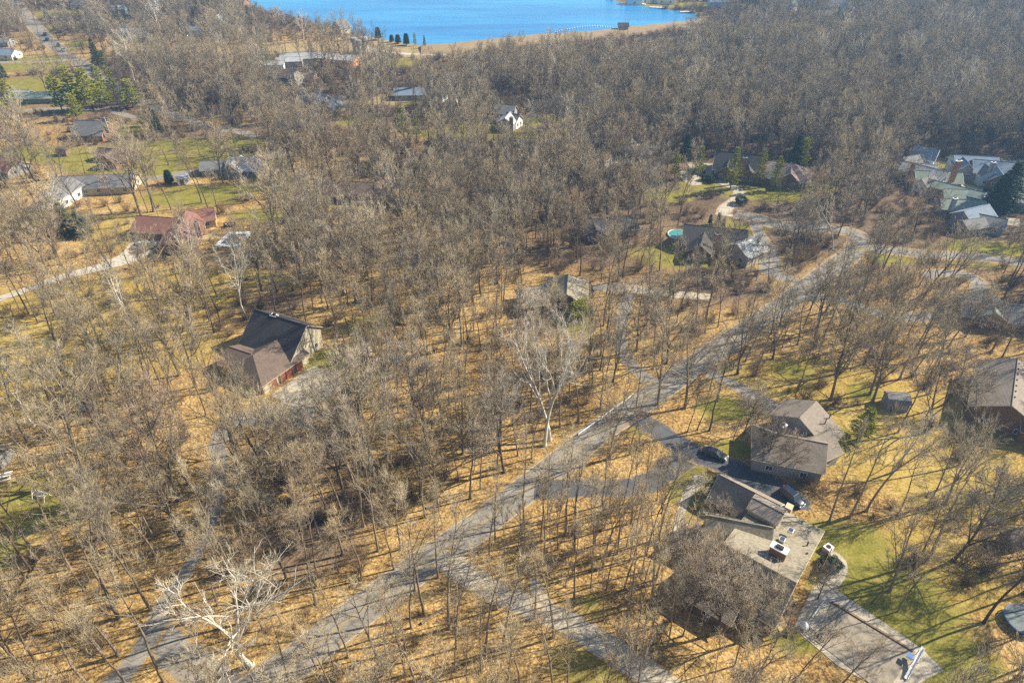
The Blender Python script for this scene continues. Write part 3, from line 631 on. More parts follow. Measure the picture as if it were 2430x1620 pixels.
# far hamlets
FARH = [(297,78,-20,11,9,7,4,'r_grey','brick','red brick gabled house at the far village edge'),(318,84,5,14,8,5,3,'r_pale','greywall','low pale-roofed house beside the red brick gable'),
 (362,70,0,12,8,6,3.6,'r_brown','brownwall','small brown house in the far village woods'),(420,74,-10,14,10,8,4.4,'r_dark','brownwall','dark steep-roofed house in the far village'),
 (446,76,40,9,9,8,4.4,'r_dark','bluewall','blue-fronted dark-roofed house in the far village'),(478,84,-4,16,8,6,4.2,'r_blue','bluewall','long light blue house in the far village'),
 (285,35,10,10,8,7,4.4,'r_pale','bluewall','tall pale blue house high up in the village woods'),(365,30,60,7,6,8,5.5,'r_pale','white','narrow white-gabled house in the village woods'),
 (400,12,0,12,8,6,4,'r_pale','white','white house at the top of the village'),(568,16,-15,14,9,6,3.6,'r_brown','brick','brown-red house near the lake point'),
 (520,62,80,9,7,8,5,'r_pale','offwhite','cream house behind bare trees by the lake woods'),(335,98,20,12,8,6,3.4,'r_pale','offwhite','pale house with small grey dormer below the village'),
 (555,78,-5,12,8,6,4.2,'r_tan','offwhite','tan house with a white deck by the lake woods'),(15,138,-8,18,10,6,3.4,'r_blue','white','white house with blue-grey roof on the yellow lawn'),
 (5,108,-5,16,9,5,3,'r_grey','greywall','low grey house at the far left field'),(812,78,55,10,9,9,4.6,'r_grey','offwhite','steep grey-roofed cream house on the lake shore'),
 (200,20,0,14,9,6,3.6,'r_grey','offwhite','grey house among trees beside the far road'),(1504,10,0,12,9,7,4.5,'r_pale','white','white house on the far shore lawn'),
 (1535,6,10,14,9,7,4.5,'r_grey','white','grey and white house on the far shore'),(1580,8,-10,14,9,7,4.5,'r_pale','white','pale house with a dock on the far shore'),
 (1703,18,0,15,10,8,5,'r_blue','bluewall','dark blue house at the head of the inlet'),(1838,10,-5,16,9,7,4.8,'r_blue','bluewall','light blue house on the far ridge'),
 (1912,12,5,14,9,7,4.8,'r_pale','white','white house on the far ridge beside the light blue one'),(1985,26,-15,20,11,8.5,4.4,'r_blue','greywall','large dark blue-roofed house in the far woods'),
 (2008,32,60,10,8,7,4,'r_blue','white','white-gabled wing house beside the large dark blue roof'),(1875,26,50,8,7,8,4.6,'r_green','white','small steep green-roofed house on the far ridge'),
 (1955,44,0,11,8,5.5,3.4,'r_grey','offwhite','small grey house below the large dark blue roof')]
for h in FARH: house('distant_house', h[9], [cw(h[0], h[1], h[2], h[3], h[4], h[5], h[6], h[7], h[8], wsp=6)], group='far village houses')

# --- concrete towers by the works
for i, (x, y, hgt) in enumerate(((846,146,12.5),(857,149,12),(869,147,13))):
    p = at(x, y); r = empty('concrete_tower', p); tag(r, ['pale concrete tower nearest the white works roof', 'middle one of the three pale concrete towers', 'tallest of the three pale concrete towers'][i], 'tower', 'three concrete towers beside the works')
    mb = MB(); mb.lathe([(1.5, 0), (1.35, .4), (1.25, hgt-2.6)], n=14); mb.build('column', M['offwhite'], r)
    mb = MB(); mb.lathe([(1.3, hgt-2.6), (2.1, hgt-2), (2.1, hgt-.3), (1.2, hgt)], n=14); mb.build('tower_head', M['greywall'], r)
    mb = MB(); mb.box((1.6, -1.2, hgt/2-1), (.35, .35, hgt-3)); mb.build('ladder', M['orangebrick'], r)

# --- sheds and yard things
def shed(label, x, y, rz, L, Wd, h, roof, wall, name='garden_shed'):
    r = empty(name, (x, y, 0), rz); tag(r, label, 'shed')
    mb = MB(); mb.box((0, 0, h/2), (L, Wd, h)); mb.build('wall', M[wall], r)
    prof = [(-Wd/2-.2, h-.05), (-Wd/2+.3, h+.75), (0, h+1.15), (Wd/2-.3, h+.75), (Wd/2+.2, h-.05)]
    mb = MB()
    for (y0, z0), (y1, z1) in zip(prof, prof[1:]):
        mb.prism([(-L/2-.2, y0, z0), (L/2+.2, y0, z0), (L/2+.2, y1, z1), (-L/2-.2, y1, z1)], .1)
    mb.build('roof', M[roof], r)
    mb = MB(); v = [(-L/2, p[0]*.9, p[1]-.15) for p in prof]+[(L/2, p[0]*.9, p[1]-.15) for p in prof]
    g = MB(); g.poly(v[:5]); g.poly(v[5:]); g.build('gable', M[wall], r)
    mb = MB(); mb.box((-L*.15, -Wd/2-.04, h*.45), (1.3, .08, h*.86)); d = mb.build('door', M['brownwall'], r)
    mb = MB(); mb.box((-L*.15+.5, -Wd/2-.11, h*.45), (.08, .08, .2)); mb.build('handle', M['metal'], d)
    window(r, Vector((L*.28, -Wd/2, h*.6)), Vector((0, -1)), .7, .6)
    FOOT.append((x, y, max(L, Wd)*.6+.8))
shed('grey barn-roofed garden shed under the big yard trees', 83.3, 111.3, -.15, 4.4, 3.4, 2.3, 'r_grey', 'greywall')
p = at(2398, 1290); shed('dark brown shed half hidden by brush at the picture edge', p.x, p.y, .2, 3.4, 2.8, 2.0, 'r_brown', 'wood')
p = at(10, 1090); shed('black-roofed shed on the grass by the white lawn furniture', p.x-1.5, p.y, -.25, 6.5, 3.6, 2.1, 'r_dark', 'greywall')
p = at(153, 368); shed('small brown shed alone on the green lawn', p.x, p.y, 0, 3.6, 3.0, 2.2, 'r_brown', 'wood')
p = at(437, 435); shed('pale grey shed beside the round dark cedar', p.x, p.y, .5, 4.2, 3.2, 2.3, 'r_pale', 'white')
p = at(120, 985); shed('little grey garden hut under the trees of the yellow grass', p.x+8, p.y+1, .5, 3, 2.6, 2.0, 'r_grey', 'stone')
p = at(1625, 560); 

# covered pool of the big house
pc = [(1972,1428),(2166,1545),(2100,1650),(1935,1520)]
cxy = [at(x, y) for x, y in pc]; ctr = sum(cxy, Vector())/4
r = empty('covered_pool', ctr); tag(r, 'long swimming pool under a grey leaf-strewn cover beside the terrace', 'swimming pool')
mb = MB(); mb.poly([q-ctr+Vector((0, 0, .13)) for q in cxy]); mb.build('pool_cover', M['cover'], r)
mb = MB()
a, b = cxy[0]-ctr, cxy[1]-ctr; mb.bar(a+Vector((0, 0, .1)), b+Vector((0, 0, .1)), .26, 4)
mb.build('coping', M['wood'], r)
mb = MB()
for t in range(1, 9):
    p0 = (cxy[0]-ctr).lerp(cxy[1]-ctr, t/9); p1 = (cxy[3]-ctr).lerp(cxy[2]-ctr, t/9); mb.bar(p0+Vector((0, 0, .14)), p1+Vector((0, 0, .14)), .03, 4)
mb.build('cover_strap', M['concrete'], r)
FOOT += [(q.x, q.y, 4) for q in cxy]+[(ctr.x, ctr.y, 6)]
a, b = at(1956, 1425), at(1926, 1468)
r = empty('pool_bench', a); tag(r, 'white bench rail at the house end of the covered pool', 'bench')
mb = MB(); mb.bar(Vector((0, 0, .5)), b-a+Vector((0, 0, .5)), .09, 4); mb.build('rail', M['white'], r)
for t in (.1, .5, .9):
    q = (b-a)*t; mb = MB(); mb.bar(q, q+Vector((0, 0, .5)), .06, 4); mb.build('leg', M['white'], r)
# white slide
a = at(2148, 1612); b = at(2180, 1552)
r = empty('pool_slide', a, math.atan2((b-a).y, (b-a).x)); tag(r, 'white pool slide with a blue platform at the far end of the pool', 'slide')
Ls = (b-a).length
mb = MB()
for k in range(8):
    t0, t1 = k/8, (k+1)/8; z0, z1 = .3+1.7*t0**1.5, .3+1.7*t1**1.5
    mb.prism([(Ls*t0, -.2, z0), (Ls*t1, -.2, z1), (Ls*t1, .2, z1), (Ls*t0, .2, z0)], .08)
    for s in (-.24, .24): mb.prism([(Ls*t0, s-.04, z0+.2), (Ls*t1, s-.04, z1+.2), (Ls*t1, s+.04, z1+.2), (Ls*t0, s+.04, z0+.2)], .28)
mb.build('chute', M['white'], r)
mb = MB(); mb.box((Ls*.62, .9, 1.2), (1.0, .8, .12)); mb.build('platform', M['bluecloth'], r)
mb = MB()
for x_ in (Ls*.55, Ls*.95):
    for y_ in (-.3, .3): mb.bar((x_, y_, 0), (x_, y_, 1.4), .05, 5)
mb.build('support', M['metal'], r)
# railing by the pool steps
a, b = at(1919, 1496), at(1952, 1524)
r = empty('railing', a, math.atan2((b-a).y, (b-a).x)); tag(r, 'black metal railing along the pool steps', 'railing'); Lr = (b-a).length
for z_ in (1.0, .6, .25):
    mb = MB(); mb.bar((0, 0, z_), (Lr, 0, z_), .045, 5); mb.build('rail', M['black'], r)
for k in range(6):
    mb = MB(); mb.bar((Lr*k/5, 0, 0), (Lr*k/5, 0, 1.05), .05, 5); mb.build('post', M['black'], r)
# pergola and deck
for (pc_, lab, hh) in (([(1828,1458),(1850,1500),(1868,1485),(1842,1440)], 'brown slatted pergola over the deck behind the big house', 2.6), ([(1862,1408),(1842,1430),(1868,1445),(1888,1425)], 'small slatted arbour against the gable end of the big house', 2.5)):
    q = [at(x, y, hh) for x, y in pc_]; c = sum(q, Vector())/4; c.z = 0; r = empty('pergola', c); tag(r, lab, 'pergola')
    for k in range(4):
        w_ = q[k]-c; mb = MB(); mb.box((w_.x, w_.y, hh/2), (.16, .16, hh)); mb.build('post', M['wood'], r)
        e = q[(k+1) % 4]-c; mb = MB(); mb.bar(w_, e, .09, 4); mb.build('beam', M['wood'], r)
    mb = MB()
    for k in range(12):
        t = (k+.5)/12; p0 = (q[0]-c).lerp(q[3]-c, t); p1 = (q[1]-c).lerp(q[2]-c, t); mb.bar(p0+Vector((0, 0, .12)), p1+Vector((0, 0, .12)), .05, 4)
    for k in range(6):
        t = (k+.5)/6; p0 = (q[0]-c).lerp(q[1]-c, t); p1 = (q[3]-c).lerp(q[2]-c, t); mb.bar(p0+Vector((0, 0, .2)), p1+Vector((0, 0, .2)), .04, 4)
    mb.build('slats', M['palewood'], r)
    FOOT.append((c.x, c.y, 5))
# garden fence of the pergola deck, air-conditioner, side fence
p = at(1963, 1305); r = empty('air_conditioner', p, .6); tag(r, 'white air conditioning unit outside the gable wall', 'air conditioner')
mb = MB(); mb.box((0, 0, .5), (1.5, 1.3, 1.0)); mb.build('casing', M['white'], r, bevel=.04)
mb = MB(); mb.lathe([(.42, 1.0), (.42, 1.06), (.2, 1.07)], n=16); mb.build('fan_grille', M['black'], r)
a, b = at(1966, 1316), at(1945, 1362); r = empty('board_fence', a, math.atan2((b-a).y, (b-a).x)); tag(r, 'orange-brown board fence beside the air conditioning unit', 'fence')
Lr = (b-a).length; mb = MB()
for k in range(int(Lr/.16)): mb.box((k*.16, 0, .85), (.14, .05, 1.6+.04*(k % 2)))
mb.build('boards', M['orangebrick'], r)
for k in range(4): mb = MB(); mb.box((Lr*k/3, .08, .9), (.12, .12, 1.9)); mb.build('post', M['wood'], r)
p = at(1902, 1497); r = empty('patio_umbrella', p); tag(r, 'closed white parasol at the corner of the pool terrace', 'parasol')
mb = MB(); mb.lathe([(.04, 0), (.04, 2.5)], n=8); mb.build('pole', M['metal'], r)
mb = MB(); mb.lathe([(.75, 1.75), (.4, 2.15), (.05, 2.5)], n=8); mb.build('canopy', M['white'], r)
mb = MB(); mb.lathe([(.35, 0), (.3, .12)], n=12); mb.build('base', M['black'], r)
def chair(x, y, rz, label, mat, group=None):
    p = at(x, y); r = empty('garden_chair', p, rz); tag(r, label, 'chair', group)
    mb = MB(); mb.box((0, 0, .42), (.62, .6, .07)); mb.build('seat', M[mat], r)
    mb = MB(); mb.box((0, .3, .75), (.62, .07, .66), rx=-.2); mb.build('backrest', M[mat], r)
    for sx in (-1, 1):
        mb = MB(); mb.box((sx*.33, 0, .62), (.07, .6, .05)); mb.build('armrest', M[mat], r)
        for sy in (-1, 1): mb = MB(); mb.box((sx*.28, sy*.26, .2), (.06, .06, .4)); mb.build('leg', M[mat], r)
chair(1880, 1478, .5, 'red garden chair on the deck beside the pergola', 'redplastic')
chair(1834, 1442, 1.2, 'red garden chair under the pergola edge', 'redplastic')
# white lawn furniture and swing at the left edge
p = at(14, 1135); r = empty('picnic_table', p, .4, 1.25); tag(r, 'white picnic table with benches on the shaded lawn', 'table')
mb = MB()
for k in range(4): mb.box((0, -.36+.24*k, .76), (1.9, .2, .05))
mb.build('tabletop', M['white'], r)
for s in (-1, 1):
    mb = MB(); mb.box((0, s*.8, .45), (1.9, .28, .05)); mb.build('bench', M['white'], r)
    mb = MB(); mb.bar((s*.7, -.75, 0), (s*.7, .2, .74), .05, 4); mb.bar((s*.7, .75, 0), (s*.7, -.2, .74), .05, 4); mb.build('leg', M['white'], r)
p = at(100, 1180); r = empty('garden_swing', p, -.3, 1.1); tag(r, 'white garden swing seat on an A-shaped frame', 'swing')
mb = MB(); mb.bar((-1.3, 0, 1.9), (1.3, 0, 1.9), .06, 5); mb.build('top_bar', M['white'], r)
for s in (-1, 1):
    mb = MB(); mb.bar((s*1.3, -.8, 0), (s*1.3, 0, 1.9), .06, 5); mb.bar((s*1.3, .8, 0), (s*1.3, 0, 1.9), .06, 5); mb.bar((s*1.3, -.4, .95), (s*1.3, .4, .95), .05, 5); mb.build('frame', M['white'], r)
mb = MB(); mb.box((-.3, 0, .5), (1.5, .6, .08)); mb.box((-.3, .33, .85), (1.5, .06, .6)); mb.build('seat', M['white'], r)
mb = MB(); mb.bar((-1.0, 0, .55), (-1.0, 0, 1.9), .02, 4); mb.bar((.4, 0, .55), (.4, 0, 1.9), .02, 4); mb.build('chain', M['metal'], r)
# trampoline
p = at(2425, 1478); r = empty('trampoline', p); tag(r, 'round dark trampoline on the grass at the picture edge', 'trampoline')
mb = MB(); mb.lathe([(2.6, .86), (2.6, .9), (.01, .88)], n=32); mb.build('jumping_mat', M['mat'], r)
mb = MB()
for k in range(32):
    a0, a1 = 2*math.pi*k/32, 2*math.pi*(k+1)/32; mb.bar((2.75*math.cos(a0), 2.75*math.sin(a0), .9), (2.75*math.cos(a1), 2.75*math.sin(a1), .9), .1, 5)
mb.build('frame_pad', M['bluecloth'], r)
for k in range(6): a0 = k*math.pi/3; mb = MB(); mb.bar((2.75*math.cos(a0), 2.75*math.sin(a0), 0), (2.75*math.cos(a0), 2.75*math.sin(a0), .9), .05, 5); mb.build('leg', M['metal'], r)
FOOT.append((p.x, p.y, 3.6))
# red house: pool, deck, sheds
q = [at(x, y) for x, y in ((507,584),(545,549),(600,550),(571,586))]; c = sum(q, Vector())/4
r = empty('yard_pool', c); tag(r, 'covered pool with wide white paved rim behind the red-roofed house', 'swimming pool')
mb = MB(); mb.poly([w_-c+Vector((0, 0, .05)) for w_ in q]); mb.build('paving', M['white'], r)
mb = MB(); mb.poly([(w_-c)*.66+Vector((0, 0, .09)) for w_ in q]); mb.build('pool_cover', M['r_grey'], r)
mb = MB()
for k in range(20):
    a0, a1 = math.pi*k/20, math.pi*(k+1)/20
    mb.bar((2.4+1.1*math.cos(a0), -1.2+2.2*math.sin(a0), .2), (2.4+1.1*math.cos(a1), -1.2+2.2*math.sin(a1), .2), .22, 5)
mb.build('step_rail', M['white'], r)
FOOT.append((c.x, c.y, 8))
q = [(460,548),(505,530),(512,540),(490,552),(520,560),(480,575),(462,575),(478,560)]
patch('path', q, 'palewood', .07)
for (x, y, lab) in ((545,538,'dark garden lounge set beside the white-rimmed pool'),):
    p = at(x, y); r = empty('lounge_set', p, .1); tag(r, lab, 'garden sofa')
    mb = MB(); mb.box((0, 0, .4), (3.5, 1, .5)); mb.build('seat', M['black'], r)
    mb = MB(); mb.box((0, .5, .8), (3.5, .25, .6)); mb.build('backrest', M['black'], r)
    for k in (-1, 0, 1): mb = MB(); mb.box((k*1.1, .25, .75), (.6, .2, .4)); mb.build('cushion', M['white'], r)
# slate house pool
p = at(1607, 558); r = empty('teal_pool', p); tag(r, 'small round teal swimming pool beside the slate-roofed house', 'swimming pool')
mb = MB(); mb.lathe([(3.0, .0), (3.0, .5), (2.8, .55), (2.75, .4)], n=28); mb.build('pool_wall', M['white'], r)
mb = MB(); mb.lathe([(2.74, .41), (2.7, .44)], n=28); mb.build('pool_surface', M['pool'], r); FOOT.append((p.x, p.y, 4))
# guardrail along the road
G = smooth_line(path([(1372,1034),(1420,1000),(1458,972),(1502,941)]), 6)
r = empty('guardrail', (G[0].x, G[0].y, 0)); tag(r, 'pale metal guardrail following the inner edge of the road', 'guardrail')
mb = MB()
for i in range(len(G)-1):
    a, b = G[i]-G[0], G[i+1]-G[0]
    for z_ in (.52, .68): mb.bar((a.x, a.y, z_), (b.x, b.y, z_), .075, 5)
mb.build('rail', M['white'], r)
for i in range(0, len(G), 2):
    a = G[i]-G[0]; mb = MB(); mb.box((a.x-.1, a.y+.1, .36), (.16, .16, .72)); mb.build('post', M['polewood'], r)
a = G[-1]-G[0]; mb = MB(); mb.lathe([(.22, .4), (.22, .8)], (a.x, a.y, 0), 8); mb.build('end_cap', M['white'], r)
# utility poles and wires
POLES = [(1782,750,9.5,'wooden utility pole leaning over the bend side of the road'),(2060,585,10,'wooden utility pole beyond the road bend'),(487,292,10,'pale utility pole beside the village lane'),(303,240,10,'utility pole rising above the yellow-green pines'),(2150,540,9,'slender utility pole in the brush below the townhouses')]
pt = []
for (x, y, h, lab) in POLES:
    p = at(x, y); r = empty('utility_pole', p); tag(r, lab, 'utility pole'); pt.append((p, h))
    mb = MB(); mb.bar((0, 0, -.3), (0, 0, h), .17, 8, .11); mb.build('shaft', M['polewood'], r)
    mb = MB(); mb.box((0, 0, h-.7), (2.2, .12, .14), .4); mb.build('crossarm', M['polewood'], r)
    for k in (-1, 1): mb = MB(); mb.lathe([(.06, 0), (.07, .18), (.03, .22)], (k*.9*math.cos(.4), k*.9*math.sin(.4), h-.62), 6); mb.build('insulator', M['white'], r)
def wire(a, ha, b, hb, lab):
    mb = MB(); n = 14; P = [a.lerp(b, t/n)+Vector((0, 0, ha+(hb-ha)*t/n-1.6*4*(t/n)*(1-t/n)*.5)) for t in range(n+1)]
    c = a.copy()
    for i in range(n): mb.bar(P[i]-c, P[i+1]-c, .022, 4)
    o = mb.build('power_line', M['polewood']); o.location = c; tag(o, lab, 'power line')
wire(pt[0][0], 8.9, pt[1][0], 9.4, 'thin power line strung across the trees beside the road bend')
# buoys of the spillway and docks
bl = smooth_line(path([(1318,78),(1345,71),(1375,66),(1405,63.5),(1435,65),(1462,68.5)]), 5)
for i, p in enumerate(bl):
    mb = MB(); mb.lathe([(.1, -.2), (.36, .1), (.4, .3), (.25, .5), (.08, .6)], n=8); o = mb.build('buoy', M['white'], smooth=True)
    o.location = (p.x, p.y, .1); tag(o, 'white float in the curved line of buoys before the dam', 'buoy', 'white buoys strung before the dam')
p = at(1478, 74); r = empty('intake_hut', p); tag(r, 'small dark-roofed hut at the end of the buoy line', 'hut')
mb = MB(); mb.box((0, 0, 1.6), (6, 4, 3.2)); mb.build('wall', M['greywall'], r)
mb = MB(); mb.prism([(-3.5, -2.5, 3.1), (3.5, -2.5, 3.1), (3.5, 0, 5), (-3.5, 0, 5)], .2); mb.prism([(3.5, 2.5, 3.1), (-3.5, 2.5, 3.1), (-3.5, 0, 5), (3.5, 0, 5)], .2); mb.build('roof', M['r_dark'], r)
for i, (x, y, lab) in enumerate(((1515,11,'pale wooden dock before the white shore house'),(1560,20,'short dock with a low deck on the far shore'),(1632,30,'dock with a boat lift near the inlet head'))):
    p = at(x, y, 0); r = empty('dock', p, -.5+.3*i); tag(r, lab, 'dock')
    mb = MB(); mb.box((0, 0, .6), (11, 2.2, .18)); mb.build('deck', M['white'], r)
    for k in range(4): mb = MB(); mb.bar((-4.5+3*k, -.9, -.2), (-4.5+3*k, -.9, .9), .12, 5); mb.build('post', M['wood'], r)
# culvert header / brick patio by the tan house
p = at(1328, 755); patch('path', [(1305,748),(1318,760),(1338,760),(1338,750),(1322,752)], 'palewood', .07)

# ------------------------------------------------------------------ cars
def car(label, x, y, rz, col, suv=True, s=1.0, detail=True, name='parked_car', z=0.03):
    if isinstance(x, Vector): p = x
    else: p = at(x, y, z)
    r = empty(name, (p.x, p.y, z), rz, s); tag(r, label, 'car')
    L = 4.8; Wd = 1.9; bh = .95 if suv else .82; th = 1.72 if suv else 1.42
    # body: lofted hull stations (x, halfwidth, z bottom, z top)
    st = [(-L/2, .62, .45, bh-.18), (-L/2+.15, .86, .32, bh-.03), (-L/2+.8, .95, .28, bh+.03), (0, .95, .26, bh+.02), (L/2-1.3, .94, .28, bh), (L/2-.5, .88, .30, bh-.12), (L/2-.08, .7, .36, bh-.3), (L/2, .5, .45, bh-.38)]
    v = []; f = []
    for X, hw, z0, z1 in st:
        zm = (z0+z1)/2; v += [(X, -hw*.9, z0), (X, -hw, zm), (X, -hw*.93, z1), (X, -hw*.5, z1+.05), (X, hw*.5, z1+.05), (X, hw*.93, z1), (X, hw, zm), (X, hw*.9, z0)]
    for i in range(len(st)-1):
        for k in range(8): a = i*8+k; b = i*8+(k+1) % 8; f.append((a, b, b+8, a+8))
    f.append(tuple(range(7, -1, -1))); f.append(tuple(range(len(v)-8, len(v))))
    body = mesh_obj('body', v, f, paint('car_paint', col), r, smooth=True)
    x0, x1, x2, x3 = (-L/2+.2, -L/2+.6, .55, 1.25) if suv else (-L/2+.55, -1.2, .35, 1.2)
    v = [(x0, -.82, bh), (x3, -.82, bh), (x3, .82, bh), (x0, .82, bh), (x1, -.66, th-.06), (x2, -.66, th-.06), (x2, .66, th-.06), (x1, .66, th-.06)]
    mesh_obj('windows', v, [(0,1,5,4),(1,2,6,5),(2,3,7,6),(3,0,4,7),(4,5,6,7)], M['glass'], r)
    mb = MB(); mb.box(((x1+x2)/2, 0, th-.03), (x2-x1+.06, 1.36, .07)); mb.build('roof', body.data.materials[0], r, bevel=.03)
    for sx in (-1, 1):
        for sy in (-1, 1):
            mb = MB(); mb.bar((sx*1.45, sy*.78, .34), (sx*1.45, sy*.97, .34), .34, 14); w = mb.build('wheel', M['black'], r)
            if detail: mb = MB(); mb.bar((sx*1.45, sy*.96, .34), (sx*1.45, sy*.985, .34), .2, 10); mb.build('rim', M['metal'], w)
    if detail:
        for sy in (-1, 1):
            mb = MB(); mb.box((L/2-.12, sy*.55, bh-.32), (.16, .36, .16), -sy*.3); mb.build('headlight', M['white'], r)
            mb = MB(); mb.box((-L/2+.04, sy*.68, bh-.15), (.1, .22, .2)); mb.build('tail_light', M['redplastic'], r)
            mb = MB(); mb.box((x3-.1, sy*1.02, bh+.06), (.14, .2, .13)); mb.build('wing_mirror', body.data.materials[0], r)
        for z0_, nm in ((.42, 'bumper'),):
            mb = MB(); mb.box((L/2-.02, 0, z0_), (.12, 1.1, .18)); mb.build(nm, M['metal'], r)
    FOOT.append((p.x, p.y, 3.5)); return r
p = at(1877, 1186); car('dark navy SUV parked beside the garage wing of the big house', 1877, 1184, R(-58), (0.012, 0.02, 0.04), True, 1.08)
car('black sedan gleaming on the bend of the dark drive', 1695, 1081, R(-30), (0.01, 0.011, 0.013), False, 1.08)
car('dark van parked on the gravel court by the red-roofed house', 352, 592, R(50), (0.05, 0.07, 0.08), True, 1.25)
car('silver-grey car beside the dark van on the gravel court', 335, 585, R(50), (0.35, 0.38, 0.38), False, 1.1)
car('small black car on the grass below the gravel court', 376, 617, R(15), (0.015, 0.016, 0.02), False)
car('bright red car on the drive of the blue-grey house', 619, 379, R(-10), (0.5, 0.02, 0.015), False, 1.15, False)
car('dark car beside the brown house below the field', 656, 184, R(0), (0.02, 0.025, 0.03), True, 1.2, False)
car('dark car by the small clearing of the white-gabled house', 912, 222, R(5), (0.02, 0.025, 0.03), True, 1.1, False)
car('blue-green car on the lawn edge before the steep-roofed house', 178, 312, R(10), (0.05, 0.12, 0.11), True, 1.2, False)
car('dark car outside the white house on the yellow lawn', 32, 142, R(0), (0.02, 0.02, 0.03), True, 1.1, False)
for (x, y, lab) in ((108,84,'dark car farthest along the straight road'),(113,96,'blue-black car following close behind on the straight road'),(139,110,'small dark car midway down the straight road'),(152,121,'light blue car lowest on the straight road')):
    car(lab, x, y, R(118), (0.02, 0.03, 0.05) if 'light' not in lab else (.25, .35, .45), True, 1.1, False, 'moving_car', .09)

# ------------------------------------------------------------------ bare trees
def rot_dir(d, ang, az):
    a = d.orthogonal().normalized(); a.rotate(Matrix.Rotation(az, 3, d)); q = d.copy(); q.rotate(Matrix.Rotation(ang, 3, a)); return q.normalized()
def grow(seed, H, bole, spread, nl=11, kids=(6, 5, 6), rt=.26, up=.35, lod=1.0, twr=.017, fork=0, wander=.05, bl=1.0, wide=.72):
    r = random.Random(seed); T = []; K = []; Wg = []          # trunk+limbs, branches, twigs
    def line(p, d, L, n, r0, r1, out, wob, upk):
        pts = [(p.copy(), r0)]; q = p.copy(); dd = d.copy()
        for i in range(n):
            dd = (dd+Vector((r.gauss(0, wob), r.gauss(0, wob), r.gauss(0, wob)*.6+upk))).normalized()
            q2 = q+dd*(L/n); ra = r0+(r1-r0)*i/n; rb = r0+(r1-r0)*(i+1)/n
            out.append((q, q2, ra, rb)); q = q2; pts.append((q.copy(), rb, dd.copy()))
        return pts
    def sample_pts(pts, t):
        n = len(pts)-1; x = t*n; i = min(int(x), n-1); f = x-i
        return pts[i][0].lerp(pts[i+1][0], f), pts[i+1][2], pts[i][1]+(pts[i+1][1]-pts[i][1])*f
    def twigs(pts, L, n):
        for k in range(n):
            t = .15+.85*(k+r.random()*.8)/n; p, d, rr = sample_pts(pts, min(t, 1))
            q = rot_dir(d, r.uniform(.35, .95), r.uniform(0, 6.28)); q.z += .38; q.normalize()
            l = L*r.uniform(.5, 1.15); m = p+q*l*.5; q2 = (q+Vector((r.gauss(0, .25), r.gauss(0, .25), .2+r.gauss(0, .15)))).normalized()
            Wg.append((p, m, twr, twr*.75)); Wg.append((m, m+q2*l*.5, twr*.75, twr*.25))
    def limb(p, d, L, rr, big=True):
        pts = line(p, d, L, 5, rr, max(.022, rr*.28), T if big else K, .10+wander, up*.13)
        for k in range(kids[0]):
            t = .28+.72*(k+.5*r.random())/kids[0]; q, dd, r_ = sample_pts(pts, min(t, 1))
            sd = rot_dir(dd, r.uniform(.5, .95), r.uniform(0, 6.28)); sd.z += .15; sd.normalize(); sl = L*r.uniform(.34, .55)*(1.15-.45*t)
            s_ = line(q, sd, sl, 3, min(r_*.7, .075), .024, K, .13, .07)
            for j in range(kids[1]):
                t2 = .25+.75*(j+.5*r.random())/kids[1]; q2, d2, r2 = sample_pts(s_, min(t2, 1))
                bd = rot_dir(d2, r.uniform(.45, .9), r.uniform(0, 6.28)); b_ = line(q2, bd, sl*r.uniform(.35, .6), 2, .026, .016, K, .13, .08)
                twigs(b_, 1.15*bl, kids[2])
            twigs(s_[1:], 1.0*bl, kids[2])
        twigs(pts[2:], .9*bl, kids[2])
    base = Vector((0, 0, -.15)); lean = Vector((r.gauss(0, .035), r.gauss(0, .035), 1)).normalized()
    tr = line(base, lean, H*.9, 9, rt, rt*.18, T, wander, .02)
    # root flare
    T.append((Vector((0, 0, -.2)), Vector((0, 0, .55)), rt*1.55, rt*1.02))
    az = r.uniform(0, 6.28)
    for k in range(nl):
        t = bole+(1-bole)*(k+.4*r.random())/nl; p, d, rr = sample_pts(tr, min(t, .995))
        az += 2.4+r.gauss(0, .35); fr = (t-bole)/(1-bole)
        ang = wide-.42*fr*wide+r.gauss(0, .08); L = spread*(1.35-.62*fr)*r.uniform(.75, 1.2)
        dd = rot_dir(d, ang, az); limb(p, dd, L*(1+.15*fork), max(.05, rr*.58))
    limb(tr[-1][0], tr[-1][2], spread*.7, rt*.17)
    if fork:                                                # heavy second leaders
        for k in range(fork):
            p, d, rr = sample_pts(tr, bole*r.uniform(.75, .95)); dd = rot_dir(d, r.uniform(.38, .6), az+k*2.3)
            pts = line(p, dd, H*.5, 6, rr*.7, rr*.2, T, .07, .07)
            for j in range(5):
                q, d2, r2 = sample_pts(pts, .35+.65*j/5); limb(q, rot_dir(d2, r.uniform(.5, .9), j*2.4+k), spread*.7, r2*.6)
            limb(pts[-1][0], pts[-1][2], spread*.6, rr*.2)
    return T, K, Wg
